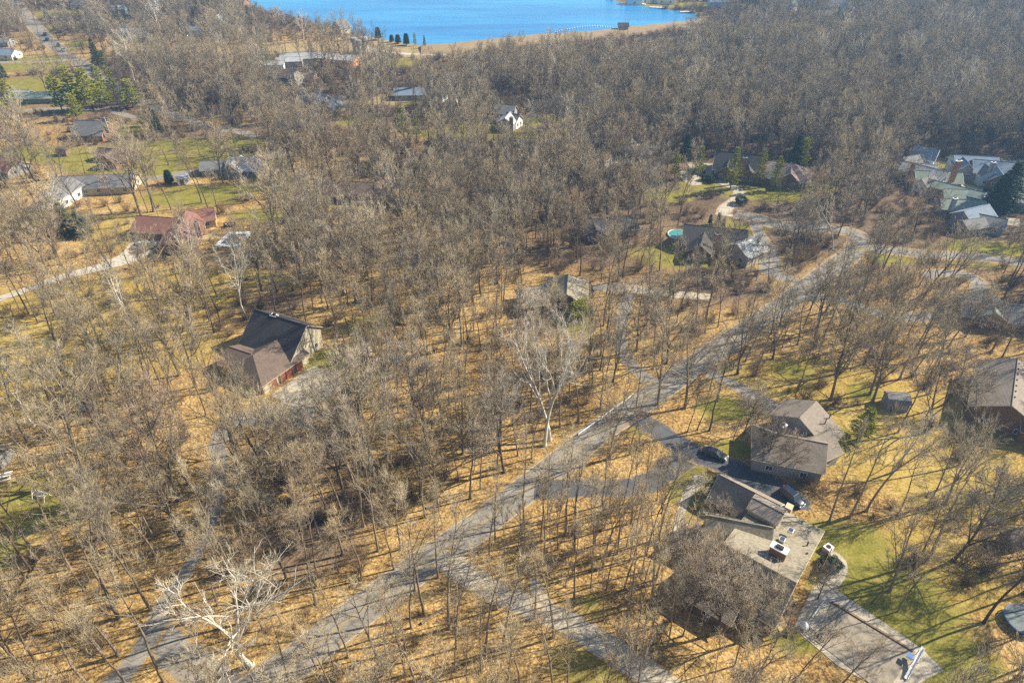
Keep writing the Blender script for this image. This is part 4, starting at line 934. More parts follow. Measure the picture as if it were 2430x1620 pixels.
def seg_arrays(S, n):
    p0 = np.array([tuple(s[0]) for s in S]); p1 = np.array([tuple(s[1]) for s in S]); r0 = np.array([s[2] for s in S]); r1 = np.array([s[3] for s in S])
    d = p1-p0; d /= np.linalg.norm(d, axis=1, keepdims=True)+1e-9
    ref = np.where(np.abs(d[:, 2:3]) > .9, np.array([[1., 0, 0]]), np.array([[0, 0, 1.]]))
    a = np.cross(d, ref); a /= np.linalg.norm(a, axis=1, keepdims=True); c = np.cross(d, a)
    th = 2*np.pi*np.arange(n)/n; ct, st_ = np.cos(th), np.sin(th)
    ring = a[:, None, :]*ct[None, :, None]+c[:, None, :]*st_[None, :, None]
    V = np.concatenate([p0[:, None]+ring*r0[:, None, None], (p1+d*r1[:, None]*.3)[:, None]+ring*r1[:, None, None]], 1)
    F = []
    for k in range(n):
        j = (k+1) % n; F += [(k, j, n+j), (k, n+j, n+k)]
    F = np.array(F)[None]+np.arange(len(S))[:, None, None]*2*n
    return V.reshape(-1, 3), F.reshape(-1, 3)
def merge_arrays(parts):
    V = []; F = []; I = []; b = 0
    for v_, f_, mi in parts: V.append(v_); F.append(f_+b); I.append(np.full(len(f_), mi, np.int32)); b += len(v_)
    return np.concatenate(V), np.concatenate(F), np.concatenate(I)
def arr_mesh(name, parts, mats):
    V, F, I = merge_arrays(parts); me = np_mesh(name, V, F, 3)
    for m in mats: me.materials.append(m)
    me.polygons.foreach_set('material_index', I); me.update(); return me
KIND = {  # key: (kwargs, trunk material, twig material, number of variants)
 'F': (dict(H=22, bole=.50, spread=4.3, nl=8, kids=(5, 2, 4), rt=.22, twr=.0105, wide=.68, fork=0), 'trunk', 'twig', 6),
 'O': (dict(H=19, bole=.34, spread=5.8, nl=8, kids=(6, 3, 4), rt=.32, fork=2, twr=.011, wide=.95), 'trunk', 'twig', 3),
 'Y': (dict(H=14, bole=.45, spread=2.6, nl=7, kids=(4, 2, 3), rt=.11, bl=.8, twr=.0105), 'trunk', 'twig', 3),
 'D': (dict(H=20, bole=.34, spread=5.2, nl=11, kids=(8, 4, 5), rt=.30, fork=2, wide=1.0), 'darktrunk', 'darktwig', 3),
 'S': (dict(H=25, bole=.46, spread=5.2, nl=7, kids=(5, 3, 3), rt=.40, fork=3, wander=.11, wide=.72), 'whitebark', 'whitetwig', 3)}
PROTO = {}; FARP = []
for key, (kw, tm, wm, nv) in KIND.items():
    PROTO[key] = []
    for i in range(nv):
        k2 = dict(kw); r_ = random.Random(i*17+ord(key)); k2['H'] *= r_.uniform(.92, 1.08); k2['spread'] *= r_.uniform(.9, 1.12)
        T, K, Wg = grow(100*ord(key)+i, **k2)
        tme = arr_mesh('trunk', [(*seg_arrays(T, 7), 0)], [M[tm]])
        cme = arr_mesh('crown', [(*seg_arrays(K, 3), 0), (*seg_arrays(Wg, 3), 1)], [M[tm], M[wm]])
        PROTO[key].append((tme, cme, k2['H']))
hidden = bpy.data.collections.new('forest_kinds'); brushc = bpy.data.collections.new('brush_kinds')
def far_proto(idx, key, seed, coll=None):
    kw, tm, wm, _ = KIND[key]; k2 = dict(kw); r_ = random.Random(seed); k2['H'] *= r_.uniform(.9, 1.1); k2['spread'] *= r_.uniform(.95, 1.15)
    a, b, c = k2['kids']; k2['kids'] = (a, max(2, b-1), 4); k2['nl'] += 1; k2['twr'] = .017
    T, K, Wg = grow(seed, **k2)
    me = arr_mesh('t', [(*seg_arrays(T, 5), 0), (*seg_arrays(K, 3), 0), (*seg_arrays(Wg, 3), 1)], [M['fartrunk' if tm == 'trunk' else tm], M['fartwig' if wm == 'twig' else wm]])
    o = bpy.data.objects.new('a%02d' % idx, me); hidden.objects.link(o)
FARK = ['F', 'F', 'F', 'F', 'O', 'O', 'D', 'D', 'Y', 'S']
for i, k in enumerate(FARK): far_proto(i, k, 900+i)
def shrub_arrays(seed, Hs=2.6, n=16, tw=4, twr=.016):
    r = random.Random(seed); K = []; Wg = []
    for k in range(n):
        az = r.uniform(0, 6.28); el = r.uniform(.1, .95); p = Vector((r.gauss(0, .25), r.gauss(0, .25), -.1)); d = Vector((math.cos(az)*el, math.sin(az)*el, 1)).normalized(); L = Hs*r.uniform(.6, 1.1)
        for i in range(4):
            d = (d+Vector((r.gauss(0, .14), r.gauss(0, .14), .03))).normalized(); q = p+d*L/4; K.append((p, q, .035-.007*i, .028-.006*i))
            for j in range(tw):
                t = rot_dir(d, r.uniform(.4, 1.0), r.uniform(0, 6.28)); s = p.lerp(q, r.random()); l = Hs*.28*r.uniform(.5, 1.2); m = s+t*l
                Wg.append((s, m, twr, twr*.6)); u = rot_dir(t, r.uniform(.3, .7), r.uniform(0, 6.28)); Wg.append((m, m+u*l*.7, twr*.6, twr*.2))
                u = rot_dir(t, r.uniform(.3, .7), r.uniform(0, 6.28)); Wg.append((s.lerp(m, .5), s.lerp(m, .5)+u*l*.7, twr*.7, twr*.2))
            p = q
    return K, Wg
BRUSH = []
for i in range(4):
    K, Wg = shrub_arrays(50+i, 2.2+.5*i, 15)
    me = arr_mesh('stems', [(*seg_arrays(K, 3), 0), (*seg_arrays(Wg, 3), 0)], [M['brush']]); BRUSH.append(me)
    o = bpy.data.objects.new('b%02d' % i, me); brushc.objects.link(o)

# evergreens
def needle_tree(seed, H, kind):
    r = random.Random(seed); T = [(Vector((0, 0, -.2)), Vector((0, 0, H*.5)), H*.018, H*.012), (Vector((0, 0, H*.5)), Vector((0, 0, H*.97)), H*.012, .02)]; tri = []
    def spray(p, d, L, n, w):
        for _ in range(n):
            t = r.random(); c = p+d*L*t; q = rot_dir(d, r.uniform(.3, 1.25), r.uniform(0, 6.28)); q.z = q.z*.6-.08; q.normalize()
            s = q.cross(Vector((r.gauss(0, 1), r.gauss(0, 1), r.gauss(0, 1)))).normalized()*w*r.uniform(.5, 1); l = w*r.uniform(1.6, 3.0)
            tri.append((c-s*.5, c+s*.5, c+q*l))
    if kind == 'bush':
        for _ in range(5200):
            u = Vector((r.gauss(0, 1), r.gauss(0, 1), r.gauss(0, 1))).normalized(); rad = r.uniform(.55, 1.0)*(1+.18*math.sin(u.x*5+seed)+.16*math.sin(u.y*6+u.z*4))
            p = Vector((u.x*H*.55*rad, u.y*H*.55*rad, H*.5+u.z*H*.47*rad)); p.z = max(p.z, .05)
            s = Vector((r.gauss(0, 1), r.gauss(0, 1), r.gauss(0, 1))).normalized()*.07*H*.4; q = (u+Vector((r.gauss(0, .5), r.gauss(0, .5), r.gauss(0, .5)))).normalized()*.16*H*.35
            tri.append((p-s, p+s, p+q))
    else:
        z = H*(.1 if kind != 'pine' else .16); az = 0
        while z < H*.985:
            f = z/H
            if kind == 'pine': R_ = H*.27*(1-f)**.62*r.uniform(.6, 1.2)+.25
            elif kind == 'cedar': R_ = H*.15*(1-f)**.5*r.uniform(.8, 1.15)+.15
            else: R_ = H*.24*(1-f)**.85*r.uniform(.85, 1.1)+.2
            nb = 5 if kind == 'pine' else 7
            for k in range(nb):
                az += 6.283/nb+r.gauss(0, .2)
                droop = {'pine': .25, 'spruce': -.12, 'cedar': .9}[kind]
                d = Vector((math.cos(az), math.sin(az), droop+r.gauss(0, .1))).normalized(); p = Vector((0, 0, z))
                T.append((p, p+d*R_*.95, .05, .015)); spray(p+d*R_*.2, d, R_*.8, int(20+R_*(30 if kind == 'pine' else 20)), .21 if kind == 'pine' else .16)
                for j in range(3 if kind == 'pine' else 2):
                    s0 = p+d*R_*(.45+.2*j); e = rot_dir(d, r.uniform(.5, .9), r.uniform(0, 6.28)); e.z *= .3; e.normalize(); spray(s0, e, R_*.38, int(10+R_*6), .17)
            z += H*(.052 if kind == 'pine' else .042)*r.uniform(.8, 1.2)
        spray(Vector((0, 0, H*.93)), Vector((0, 0, 1)), H*.07, 40, .14)
    tv = np.array([[tuple(a) for a in t] for t in tri]).reshape(-1, 3); tf = np.arange(len(tv)).reshape(-1, 3)
    return T, tv, tf
EG = {}
for key, kind, H, mt, n in (('pine', 'pine', 14, 'pine', 3), ('spruce', 'spruce', 12, 'spruce', 2), ('cedar', 'cedar', 8, 'spruce', 1), ('rust', 'cedar', 9, 'cedar', 1), ('bush', 'bush', 3, 'spruce', 2), ('goldbush', 'bush', 3.4, 'pine', 1)):
    EG[key] = []
    for i in range(n):
        T, tv, tf = needle_tree(31*i+len(key), H, kind)
        EG[key].append((arr_mesh('trunk', [(*seg_arrays(T, 6), 0)], [M['darktrunk']]), arr_mesh('crown', [(tv, tf, 0)], [M[mt]]), H))
def plant(name, pr, p, h, rz, label, cat, group=None, sx=1.0, lean=None, crown='crown'):
    tme, cme, H = pr; s = h/H; r = bpy.data.objects.new(name, None); C.objects.link(r); r.location = p; r.scale = (s*sx, s*sx, s)
    r.rotation_euler = (lean[0] if lean else 0, lean[1] if lean else 0, rz); r.empty_display_size = .3; tag(r, label, cat, group)
    for nm, me in (('trunk', tme), (crown, cme)):
        o = bpy.data.objects.new(nm, me); C.objects.link(o); o.parent = r
    return r
EGL = [
 ('pine',222,262,19,1,'broad yellow-green pine, largest of the clump before the long metal house','pine_tree',1.25),('pine',150,268,17,1,'blue-green pine on the shaded side of the big pine clump','pine_tree',1.0),('pine',185,262,20,1,'tall central pine of the clump before the steep-roofed house','pine_tree',1.1),
 ('pine',255,252,11,1,'low spreading golden pine at the end of the clump','pine_tree',1.4),('pine',185,285,12,1,'small lower pine in front of the big clump','pine_tree',1.2),
 ('spruce',234,155,14,1,'tall dark spruce standing alone beside the far road','spruce_tree',1.0),('pine',252,162,9,1,'pale green pine leaning against the tall dark spruce','pine_tree',1.0),
 ('pine',245,225,14,1,'green pine by the yellow road verge above the village','pine_tree',1.2),('pine',275,232,15,1,'pointed yellow pine next to the verge pine','pine_tree',.8),('pine',318,256,13,1,'wide yellow-topped pine under the utility pole','pine_tree',1.6),
 ('pine',35,262,14,1,'dark green pine at the end of the long metal house','pine_tree',1.1),('pine',0,275,12,1,'green pine cut by the picture edge beside the white trunk','pine_tree',1.3),
 ('spruce',8,190,12,1,'dark spruce on the yellow lawn at the edge','spruce_tree',1.1),('spruce',113,45,9,1,'small dark spruce high beside the straight road','spruce_tree',1.0),
 ('spruce',372,308,9,1,'dark blue-green spruce on the lawn above the small clearing','spruce_tree',1.4),('pine',340,300,7,1,'little spruce-like pine near the lawn lane','pine_tree',1.0),
 ('pine',634,160,12,1,'green pine hiding the white works hut','pine_tree',1.0),('spruce',655,260,9,1,'green spruce in the small yellow clearing','spruce_tree',1.0),
 ('pine',958,326,13,1,'bright yellow-green pine standing alone in the middle woods','pine_tree',1.15),('pine',990,330,10,1,'duller green pine next to the bright lone pine','pine_tree',.9),('pine',890,320,9,1,'small yellow pine left of the bright lone pine','pine_tree',.8),
 ('pine',1732,452,16,1,'bright narrow pine beside the curve of the cream drive','pine_tree',.72),('pine',1798,440,14,1,'green pine before the dark steep roof','pine_tree',.65),('pine',1835,452,13,1,'slim green pine before the pink-brown roof','pine_tree',.7),
 ('pine',1655,420,12,1,'feathery green pine between the two cream courts','pine_tree',.8),('pine',1600,425,10,1,'small pine beside the paler cream court','pine_tree',.8),('spruce',1625,378,10,1,'dark leaning spruce above the cream court','spruce_tree',1.3),
 ('pine',1558,352,8,1,'yellow-green pine above the little cabin','pine_tree',.8),('spruce',1880,408,15,1,'wide dark pine behind the pink-brown roof','spruce_tree',1.1),('pine',1895,412,14,1,'lighter pine half behind the wide dark pine','pine_tree',.9),
 ('spruce',2370,500,17,1,'big dark evergreen beside the cream townhouse court','spruce_tree',1.55),('spruce',2350,505,14,1,'lower dark evergreen crowding the big one by the court','spruce_tree',1.3),
 ('cedar',898,95,7,1,'dark conical cedar on the lake shore knoll','cedar_tree',2.2),('rust',945,104,5,1,'rust-brown rounded cedar on the lake shore','cedar_tree',3.0),('cedar',965,108,6.5,1,'dark cedar beside the rust-brown one on the shore','cedar_tree',2.2),('rust',930,100,4,1,'low brown cedar between the shore cedars','cedar_tree',3.0),
 ('spruce',1008,114,7,1,'dark green pine at the lake corner, end of the shore row','spruce_tree',.7),('pine',985,110,8,1,'thin green pine in the shore row','pine_tree',.6),
 ('spruce',592,48,9,1,'dark spruce in the wooded lake point','spruce_tree',1.0),('spruce',530,45,8,1,'dark spruce among the point houses','spruce_tree',1.0),('spruce',488,14,12,1,'dark spruce clump at the top of the village','spruce_tree',1.8),('spruce',285,60,10,1,'dark spruce behind the red brick gable','spruce_tree',1.2),
 ('pine',2040,1040,8.5,1,'green feathery pine on the yellow grass beyond the yard house','pine_tree',1.25),('pine',1590,705,7,1,'green pine beside the pale arm of the middle drive','pine_tree',.9),
 ('goldbush',1375,752,5.2,1,'bright yellow-green shrub against the tan house corner','evergreen_shrub',1.15),('goldbush',1358,735,3.4,1,'small golden shrub under the tan house eave','evergreen_shrub',1.2),
 ('spruce',1425,430,9,1,'dark fallen-looking spruce below the cabin lane','spruce_tree',1.1),('spruce',200,560,9,1,'dark green spruce among bare trees near the gravel lane','spruce_tree',1.5),('spruce',165,560,11,1,'darkest spruce of the pair near the gravel lane','spruce_tree',1.3),
 ('cedar',404,436,5,1,'round dark cedar beside the pale grey shed','cedar_tree',2.4),('cedar',1684,533,3.4,1,'first clipped cone cedar on the small green lawn','cedar_tree',1.5),('cedar',1703,532,3.8,1,'second clipped cone cedar on the small green lawn','cedar_tree',1.5),('cedar',1715,541,3.2,1,'third and lowest clipped cedar on the small green lawn','cedar_tree',1.5),
 ('bush',1712,1150,2.3,1,'round green bush at the corner of the garage wing','evergreen_shrub',1.1),('bush',1700,1163,1.9,1,'dull green bush lower down the garage wing bed','evergreen_shrub',1.1),('bush',1975,1345,2.2,1,'green bush inside the curve of the terrace walk','evergreen_shrub',1.1),('bush',1958,1335,1.7,1,'smaller green bush against the orange fence','evergreen_shrub',1.1),
 ('bush',1640,415,2.5,1,'clipped bush between the cream courts','evergreen_shrub',1.2),('bush',1690,432,2.6,1,'round bush on the bank below the cream court','evergreen_shrub',1.2),('bush',1672,428,2.2,1,'dark bush on the bank beside the round one','evergreen_shrub',1.2),('bush',1757,484,3,1,'dark round bush where the cream drive ends','evergreen_shrub',1.3),('bush',1650,545,3,0,'hedge','evergreen_shrub',1)]
for i, (k, x, y, h, on, lab, nm, sx) in enumerate(EGL):
    if not on: continue
    pr = EG[k][i % len(EG[k])]; p = at(x, y); FOOT.append((p.x, p.y, h*.16*sx+1))
    plant(nm, pr, p, h, i*1.7, lab, {'pine_tree': 'pine tree', 'spruce_tree': 'spruce tree', 'cedar_tree': 'cedar tree', 'evergreen_shrub': 'shrub'}[nm], None, sx, crown='crown')

# hand placed bare trees that stand out in the photograph: kind, base pixel, height, width factor, label
HT = [
 ('S',595,1578,24,1.25,'huge white-limbed sycamore beside the road edge with widespread pale branches'),('S',1292,1057,29,.8,'first tall white sycamore of the pair before the road'),('S',1305,1043,28,.8,'second white sycamore of the pair, leaning outwards'),
 ('S',584,752,21,.7,'crooked white sycamore behind the black-roofed garage house'),('S',455,690,20,.8,'white forked sycamore below the gravel court'),('S',325,800,22,.65,'tall pale sycamore above the yellow grass'),('S',82,1010,20,.7,'pale leaning sycamore near the little grey hut'),
 ('S',1245,350,18,.8,'white sycamore in front of the orange chimney'),('S',955,505,20,.9,'pale sycamore before the yellow-green gable'),('S',1160,625,19,.8,'pale-limbed sycamore among dark trunks in the middle woods'),('S',50,305,17,.8,'white-trunked sycamore at the edge beside the pines'),('S',1975,590,17,.8,'pale sycamore inside the road bend'),
 ('S',2120,1120,15,1.0,'small pale sycamore arching over brush beyond the shed'),('S',475,1560,11,.5,'dead-looking pale snag between the west drive and road'),
 ('O',1971,948,19,1.0,'heavy curved-trunk oak standing close to the yard house roof'),('O',2064,936,19,.9,'wide oak nearest the garden shed door'),('O',2070,954,20,.9,'leaning oak casting a long shadow before the shed'),('F',1892,928,18,.9,'straight dark tree at the head of the yard grass'),
 ('F',1968,1236,22,1.0,'first tall tree of the row beyond the navy SUV'),('F',2056,1212,22,1.1,'dark tall tree behind the SUV row'),('D',2262,1330,21,.9,'big double-stemmed tree between brown leaves and the bright lawn'),('O',2110,1402,17,.9,'crooked tree rising from the bright lawn edge'),('F',2130,1450,14,.8,'short tree whose shadow crosses the pool terrace'),
 ('O',2243,1195,17,.9,'leaning tree over the leaf-strewn slope'),('F',1785,1040,14,.7,'slim tree on the orange leaf bank by the black sedan'),('F',1738,1050,15,.7,'second slim tree on the orange leaf bank'),('Y',1840,1138,9,.9,'young tree on the bank beside the dark drive'),('F',1800,1111,15,.8,'tree whose trunk shadow crosses the dark drive'),
 ('D',1700,1500,16,1.15,'dense dark-twigged maple crowding the gable of the big house'),('D',1640,1450,15,1.1,'thick grey-twigged maple over the lower roof of the big house'),('D',1765,1520,15,1.05,'third dense maple shading the big house deck'),('D',1612,1370,13,1.0,'twiggy maple over the front walk of the big house'),('D',1675,1380,12,1.0,'grey maple pressed against the lower roof of the big house'),('D',1690,1265,8,1.2,'low purple-grey ornamental tree before the garage wing'),
 ('D',1815,1110,12,.95,'dense grey tree shading the yard house wing'),('D',1860,1120,10,.9,'small grey tree before the yard house windows'),('D',1765,1030,12,.9,'grey tangled tree over the yard house corner'),('D',1940,1420,8,.9,'small grey ornamental tree beside the white gable trim'),
 ('D',2240,960,14,1.2,'wide grey tree brushing the big brown house'),('D',2290,800,13,1.1,'dark tree in front of the low grey house'),('O',1625,968,20,1.0,'large dark forked tree standing on the verge of the road'),('F',1505,985,19,1.0,'tree rising from the middle of the road shoulder'),
 ('O',1560,960,20,.9,'spreading multi-limbed tree beside the double yellow line'),('F',1430,1348,22,.8,'tall straight tree on the orange leaves above the concrete drive'),('F',1405,1350,23,.9,'forked tree beside the straight one above the concrete drive'),('F',1268,1465,18,.9,'tree between the spur and the concrete drive'),('F',1180,1445,17,.8,'tree at the mouth of the concrete drive'),
 ('F',1330,1210,17,.7,'curved-base tree at the corner of the forked drive'),('F',1040,1370,20,1.0,'black-trunked tree growing over the road centre line'),('F',985,1400,19,.9,'lone dark tree on the road shoulder'),('F',935,1350,18,1.0,'tree on the wood side of the road bend'),('O',575,1150,21,.9,'big dark tree beside the west drive asphalt'),
 ('O',565,1078,19,1.0,'widely forked black tree in front of the garage house'),('F',705,1072,18,.9,'forked tree before the concrete apron'),('F',745,1075,17,.8,'second forked tree before the concrete apron'),('F',825,1030,18,1.0,'leaning tree at the sunny side of the apron'),
 ('F',358,1446,28,.9,'very tall thick-trunked tree beside the lower west drive'),('F',390,1618,27,.9,'tall dark tree whose trunk crosses the west drive fork'),('F',440,1480,23,.8,'tall tree between the west drive and the white sycamore'),('F',255,1408,25,.9,'tall trunk on the golden leaves left of the drive'),('F',168,1350,25,.9,'leaning trunk near the shaded lawn'),
 ('O',435,1290,24,.8,'knotty tall tree above the lower west drive'),('F',200,1400,17,.8,'short forked tree near the golden leaves'),('O',130,742,19,.9,'dark leaning tree on the yellow grass under the gravel lane'),('O',178,752,19,.9,'second leaning tree on the yellow grass'),('F',45,730,17,.8,'slim tree under the end of the gravel lane'),
 ('O',375,710,19,1.1,'wide dark-forked tree below the gravel court'),('F',235,752,19,.8,'knobbly tree between lane and yellow clearing'),('O',336,512,26,1.0,'tallest dark tree of the pair behind the red roof'),('O',366,502,25,1.0,'tall companion tree behind the red roof'),('F',352,505,23,.8,'straight tree between the two tall companions'),
 ('O',198,235,20,1.2,'large bare tree beyond the pine clump'),('O',112,222,17,1.2,'round-crowned bare tree behind the long metal house'),('O',573,256,24,1.3,'massive bare tree rising over the hillside woods'),('O',563,130,21,1.4,'broad pale tree before the tan field'),('F',211,382,13,1.2,'lone small tree on the green village lawn'),
 ('O',545,382,12,1.2,'lone round tree behind the blue-grey house'),('O',660,575,24,1.0,'double-trunked tall tree beyond the white-rimmed pool'),('O',1315,455,22,1.3,'giant spreading tree in the middle distance'),('F',745,742,18,.8,'single dark tree behind the garage house ridge'),('D',1255,795,12,1.3,'dark tangled tree before the tan house'),('D',1300,770,11,1.2,'dark tangled tree against the tan house wall')]
TREES = []   # (x, y, key, variant, h, sx, rz, label or None)
for i, (k, x, y, h, sx, lab) in enumerate(HT):
    p = at(x, y); TREES.append((p.x, p.y, k, i % KIND[k][3], h, sx, i*2.1 % 6.28, lab))
hx = [(t[0], t[1]) for t in TREES]

# scatter of the woods
def poly_in(x, y, P):
    c = False; n = len(P); j = n-1
    for i in range(n):
        if (P[i][1] > y) != (P[j][1] > y) and x < (P[j][0]-P[i][0])*(y-P[i][1])/(P[j][1]-P[i][1])+P[i][0]: c = not c
        j = i
    return c
LP = [(q.x, q.y) for q in lk]
FA = np.array(FOOT); RA_ = np.array([(p.x, p.y, ROAD_W/2) for p in ROAD]+[(p.x, p.y, (max(w) if isinstance(w, list) else w)*.45) for k, (L, w, m) in DR.items() for p in L])
DA = np.array([(p.x, p.y, 15) for p in dam_line])
def hit(A, x, y, m=0): return bool((((A[:, 0]-x)**2+(A[:, 1]-y)**2) < (A[:, 2]+m)**2).any())
TERR = [(q.x, q.y) for q in (at(x, y) for x, y in ((1960,1296),(2020,1330),(2010,1390),(2250,1590),(2100,1670),(1870,1490),(1920,1380)))]
cand = []; step = 5.1; row = 0; y = 26.0
while y < 660:
    xw = max(60, (y+30)*.86+24); x = -xw+(row % 2)*step/2
    while x < xw:
        X = x+rng.uniform(-.45, .45)*step; Y = y+rng.uniform(-.45, .45)*step; cand.append((X, Y)); x += step
    y += step*.87; row += 1
# glimpses the photograph has between the trees: (x0, y0, x1, y1, share of trees missing before them)
SEEN = [(20,205,330,300,.9),(190,275,280,345,.45),(0,370,60,420,.3),(130,420,310,490,.2),(320,500,620,600,.5),(490,380,640,430,.25),(935,270,1000,345,.9),(1165,245,1320,315,.65),(1580,395,1920,470,.7),(1600,510,1840,620,.45),
 (2130,370,2430,540,.75),(1270,640,1390,740,.5),(545,735,780,950,.3),(640,160,740,210,.75),(730,220,830,270,.7),(960,195,1060,240,.35),(640,105,880,165,.35),(60,20,200,160,.8),(260,50,500,95,.55),(1380,370,1560,410,.5),(1680,0,2030,50,.6),(1500,0,1690,32,.9),
 (0,120,60,150,.8),(210,95,250,160,.8),(1640,1060,1960,1300,.5),(1850,1280,2150,1620,.35)]
rest = []; brush = []
for X, Y in cand:
    px, py = pix((X, Y, 0)); h = rng.triangular(11, 25, 20)+(2.5 if Y < 90 else 0)
    if px < -230 or px > 2700: continue
    la, fi, ye, da = (float(sample(att[k], X, Y)) for k in ('lawn', 'field', 'yel', 'dark'))
    onlake = poly_in(X, Y, LP)
    if onlake or hit(DA, X, Y): continue
    blocked = hit(FA, X, Y, 1.0) or hit(RA_, X, Y, .6) or poly_in(X, Y, TERR)
    if not blocked and la < .35 and fi < .3 and rng.random() < .42+.4*da: brush.append((X+rng.uniform(-2, 2), Y+rng.uniform(-2, 2)))
    if da > .55 and not blocked and la < .35: brush.append((X+rng.uniform(-3, 3), Y+rng.uniform(-3, 3)))
    if blocked: continue
    p = 1.0
    if la > .4: p = .17
    elif fi > .35: p = .03
    elif ye > .45: p = .5
    if py < 110 and px < 900: p *= .8
    if X > 48 and Y < 120: p *= .8
    # what its crown hides behind it
    tx, ty = pix((X, Y, h*.7)); g = at(tx, max(ty, -20)); tt = pix((X, Y, h*.45)); g2 = at(tt[0], max(tt[1], -20))
    if hit(FA, g.x, g.y, -.5) or hit(FA, g2.x, g2.y, -.5): p *= .3
    elif hit(RA_, g.x, g.y, 1): p *= .97
    elif sample(att['lawn'], g.x, g.y) > .5 and Y < 420: p *= .65
    elif sample(att['field'], g.x, g.y) > .5: p *= .35
    elif poly_in(g.x, g.y, LP) and tx > 990: p *= .25 if tx < 1180 or tx > 1500 else .8
    if Y > 250 and 580 < px < 1720:
        tpx, tpy = pix((X, Y, h*(.62 if False else 1.0)+1))
        if tpy < np.interp(tpx, [590,650,700,780,850,885,900,1000,1120,1160,1250,1350,1480,1560,1620,1660,1700,1800], [5,12,18,22,35,55,98,113,108,86,72,70,82,86,72,40,15,-40]): continue
    Q = (tt, (tx, ty), pix((X, Y, h*.95)), (px, py))
    for (x0, y0, x1, y1, pr) in SEEN:
        if py > y0 and any(x0-8 < q[0] < x1+8 and y0 < q[1] < y1 for q in Q): p *= 1-pr
    if rng.random() > p: continue
    if any((X-a)**2+(Y-b)**2 < 14 for a, b in hx): continue
    u = rng.random()
    k = 'F' if u < .58 else 'Y' if u < .84 else 'O' if u < .945 else 'D' if u < .985 else 'S'
    if (Y < 75 and k in 'OD') or (Y < 170 and k == 'S'): k = 'F'
    hh = h*(.62 if k == 'Y' else 1.0)*(1.12 if k == 'S' else 1)
    rest.append((X, Y, k, rng.randrange(KIND[k][3]), hh, rng.uniform(.8, 1.12), rng.uniform(0, 6.28), None))
def insight(t):
    px, py = pix((t[0], t[1], t[4]*.7)); return -10 < px < 2440 and -5 < py < 1630
for _ in range(150):                       # slim trees along both verges of the road
    q = ROAD[rng.randrange(8, 110)]; q = q+Vector((rng.uniform(-9, 9), rng.uniform(-9, 9)))
    if hit(RA_, q.x, q.y, .5) or hit(FA, q.x, q.y, .5) or any((q.x-t[0])**2+(q.y-t[1])**2 < 7 for t in rest) or any((q.x-a)**2+(q.y-b)**2 < 9 for a, b in hx): continue
    rest.append((q.x, q.y, 'F', rng.randrange(6), rng.uniform(16, 23), rng.uniform(.75, 1.0), rng.uniform(0, 6.28), None))
for _ in range(260):                       # the close-set slim trees between the concrete drive and the dark drive
    px, py = rng.uniform(1080, 1800), rng.uniform(1165, 1640)
    if not poly_in(px, py, [(1150,1215),(1330,1180),(1560,1170),(1600,1330),(1660,1480),(1800,1640),(1620,1640),(1290,1430),(1110,1330)]): continue
    q = at(px, py)
    if hit(FA, q.x, q.y, .5) or hit(RA_, q.x, q.y, 1.0) or any((q.x-t[0])**2+(q.y-t[1])**2 < 4.5 for t in rest) or any((q.x-a)**2+(q.y-b)**2 < 9 for a, b in hx): continue
    u = rng.random(); k = 'Y' if u < .45 else 'F'
    rest.append((q.x, q.y, k, rng.randrange(KIND[k][3]), rng.uniform(12, 15) if k == 'Y' else rng.uniform(17, 22), rng.uniform(.6, .85), rng.uniform(0, 6.28), None))
rest.sort(key=lambda t: -insight(t)*t[4]/math.sqrt(t[0]**2+t[1]**2+7000))
NI = 298-len(TREES)
near, rest = rest[:NI], rest[NI:]

# labels: what it looks like + which neighbour it stands by, so that each one is singled out
LM = [('the big tan-roofed house',44,72),('the navy SUV',51.5,84),('the black sedan',41,99),('the grey yard house',58,99),('the barn-roofed shed',83,111),('the big brown house',106,111),('the low grey house',122,143),
 ('the concrete drive',*at(1350,1478).xy),('the concrete spur',*at(1280,1405).xy),('the forked drive mouth',*at(1345,1158).xy),('the forked drive',*at(1480,1158).xy),('the guardrail',*at(1440,988).xy),('the tan woods house',12,152),('the middle drive',*at(1478,760).xy),
 ('the pair of white sycamores',*at(1298,1050).xy),('the huge white sycamore',*at(595,1578).xy),('the garage house',-56,127),('the stone chimney house end',-62,137),('the concrete apron',*at(740,920).xy),('the west drive parking',*at(600,985).xy),('the west drive bend',*at(518,1110).xy),
 ('the lower west drive',*at(450,1345).xy),('the west drive fork',*at(375,1480).xy),('the white picnic table',*at(14,1135).xy),('the white garden swing',*at(100,1180).xy),('the little grey hut',*at(120,985).xy),('the gravel lane',*at(138,660).xy),('the white-rimmed pool',*at(550,568).xy),
 ('the pool slide',*at(2160,1585).xy),('the trampoline',*at(2425,1478).xy),('the bright lawn',*at(2080,1400).xy),('the dark brush shed',*at(2398,1290).xy),('the yard drive',*at(1720,900).xy),('the leaning utility pole',*at(1782,750).xy),('the east drive',*at(2160,753).xy),
 ('the road by the sycamore',*at(720,1555).xy),('the road middle bend',*at(960,1370).xy),('the road dip',*at(1120,1259).xy),('the road before the guardrail',*at(1300,1120).xy),('the crooked white sycamore',*at(584,752).xy),('the pale sycamore above yellow grass',*at(325,800).xy),
 ('the leaning pale sycamore',*at(82,1010).xy),('the tall thick-trunked tree',*at(358,1446).xy),('the open yellow grass',*at(100,800).xy),('the pale middle-woods sycamore',*at(1160,625).xy),('the red-roofed house',-104,190),('the slate-roofed house',*at(1690,585).xy),('the covered pool',*at(2030,1540).xy)]
ORD = ['', 'second', 'third', 'fourth', 'fifth', 'sixth', 'seventh', 'eighth', 'ninth', 'tenth', 'eleventh', 'twelfth']
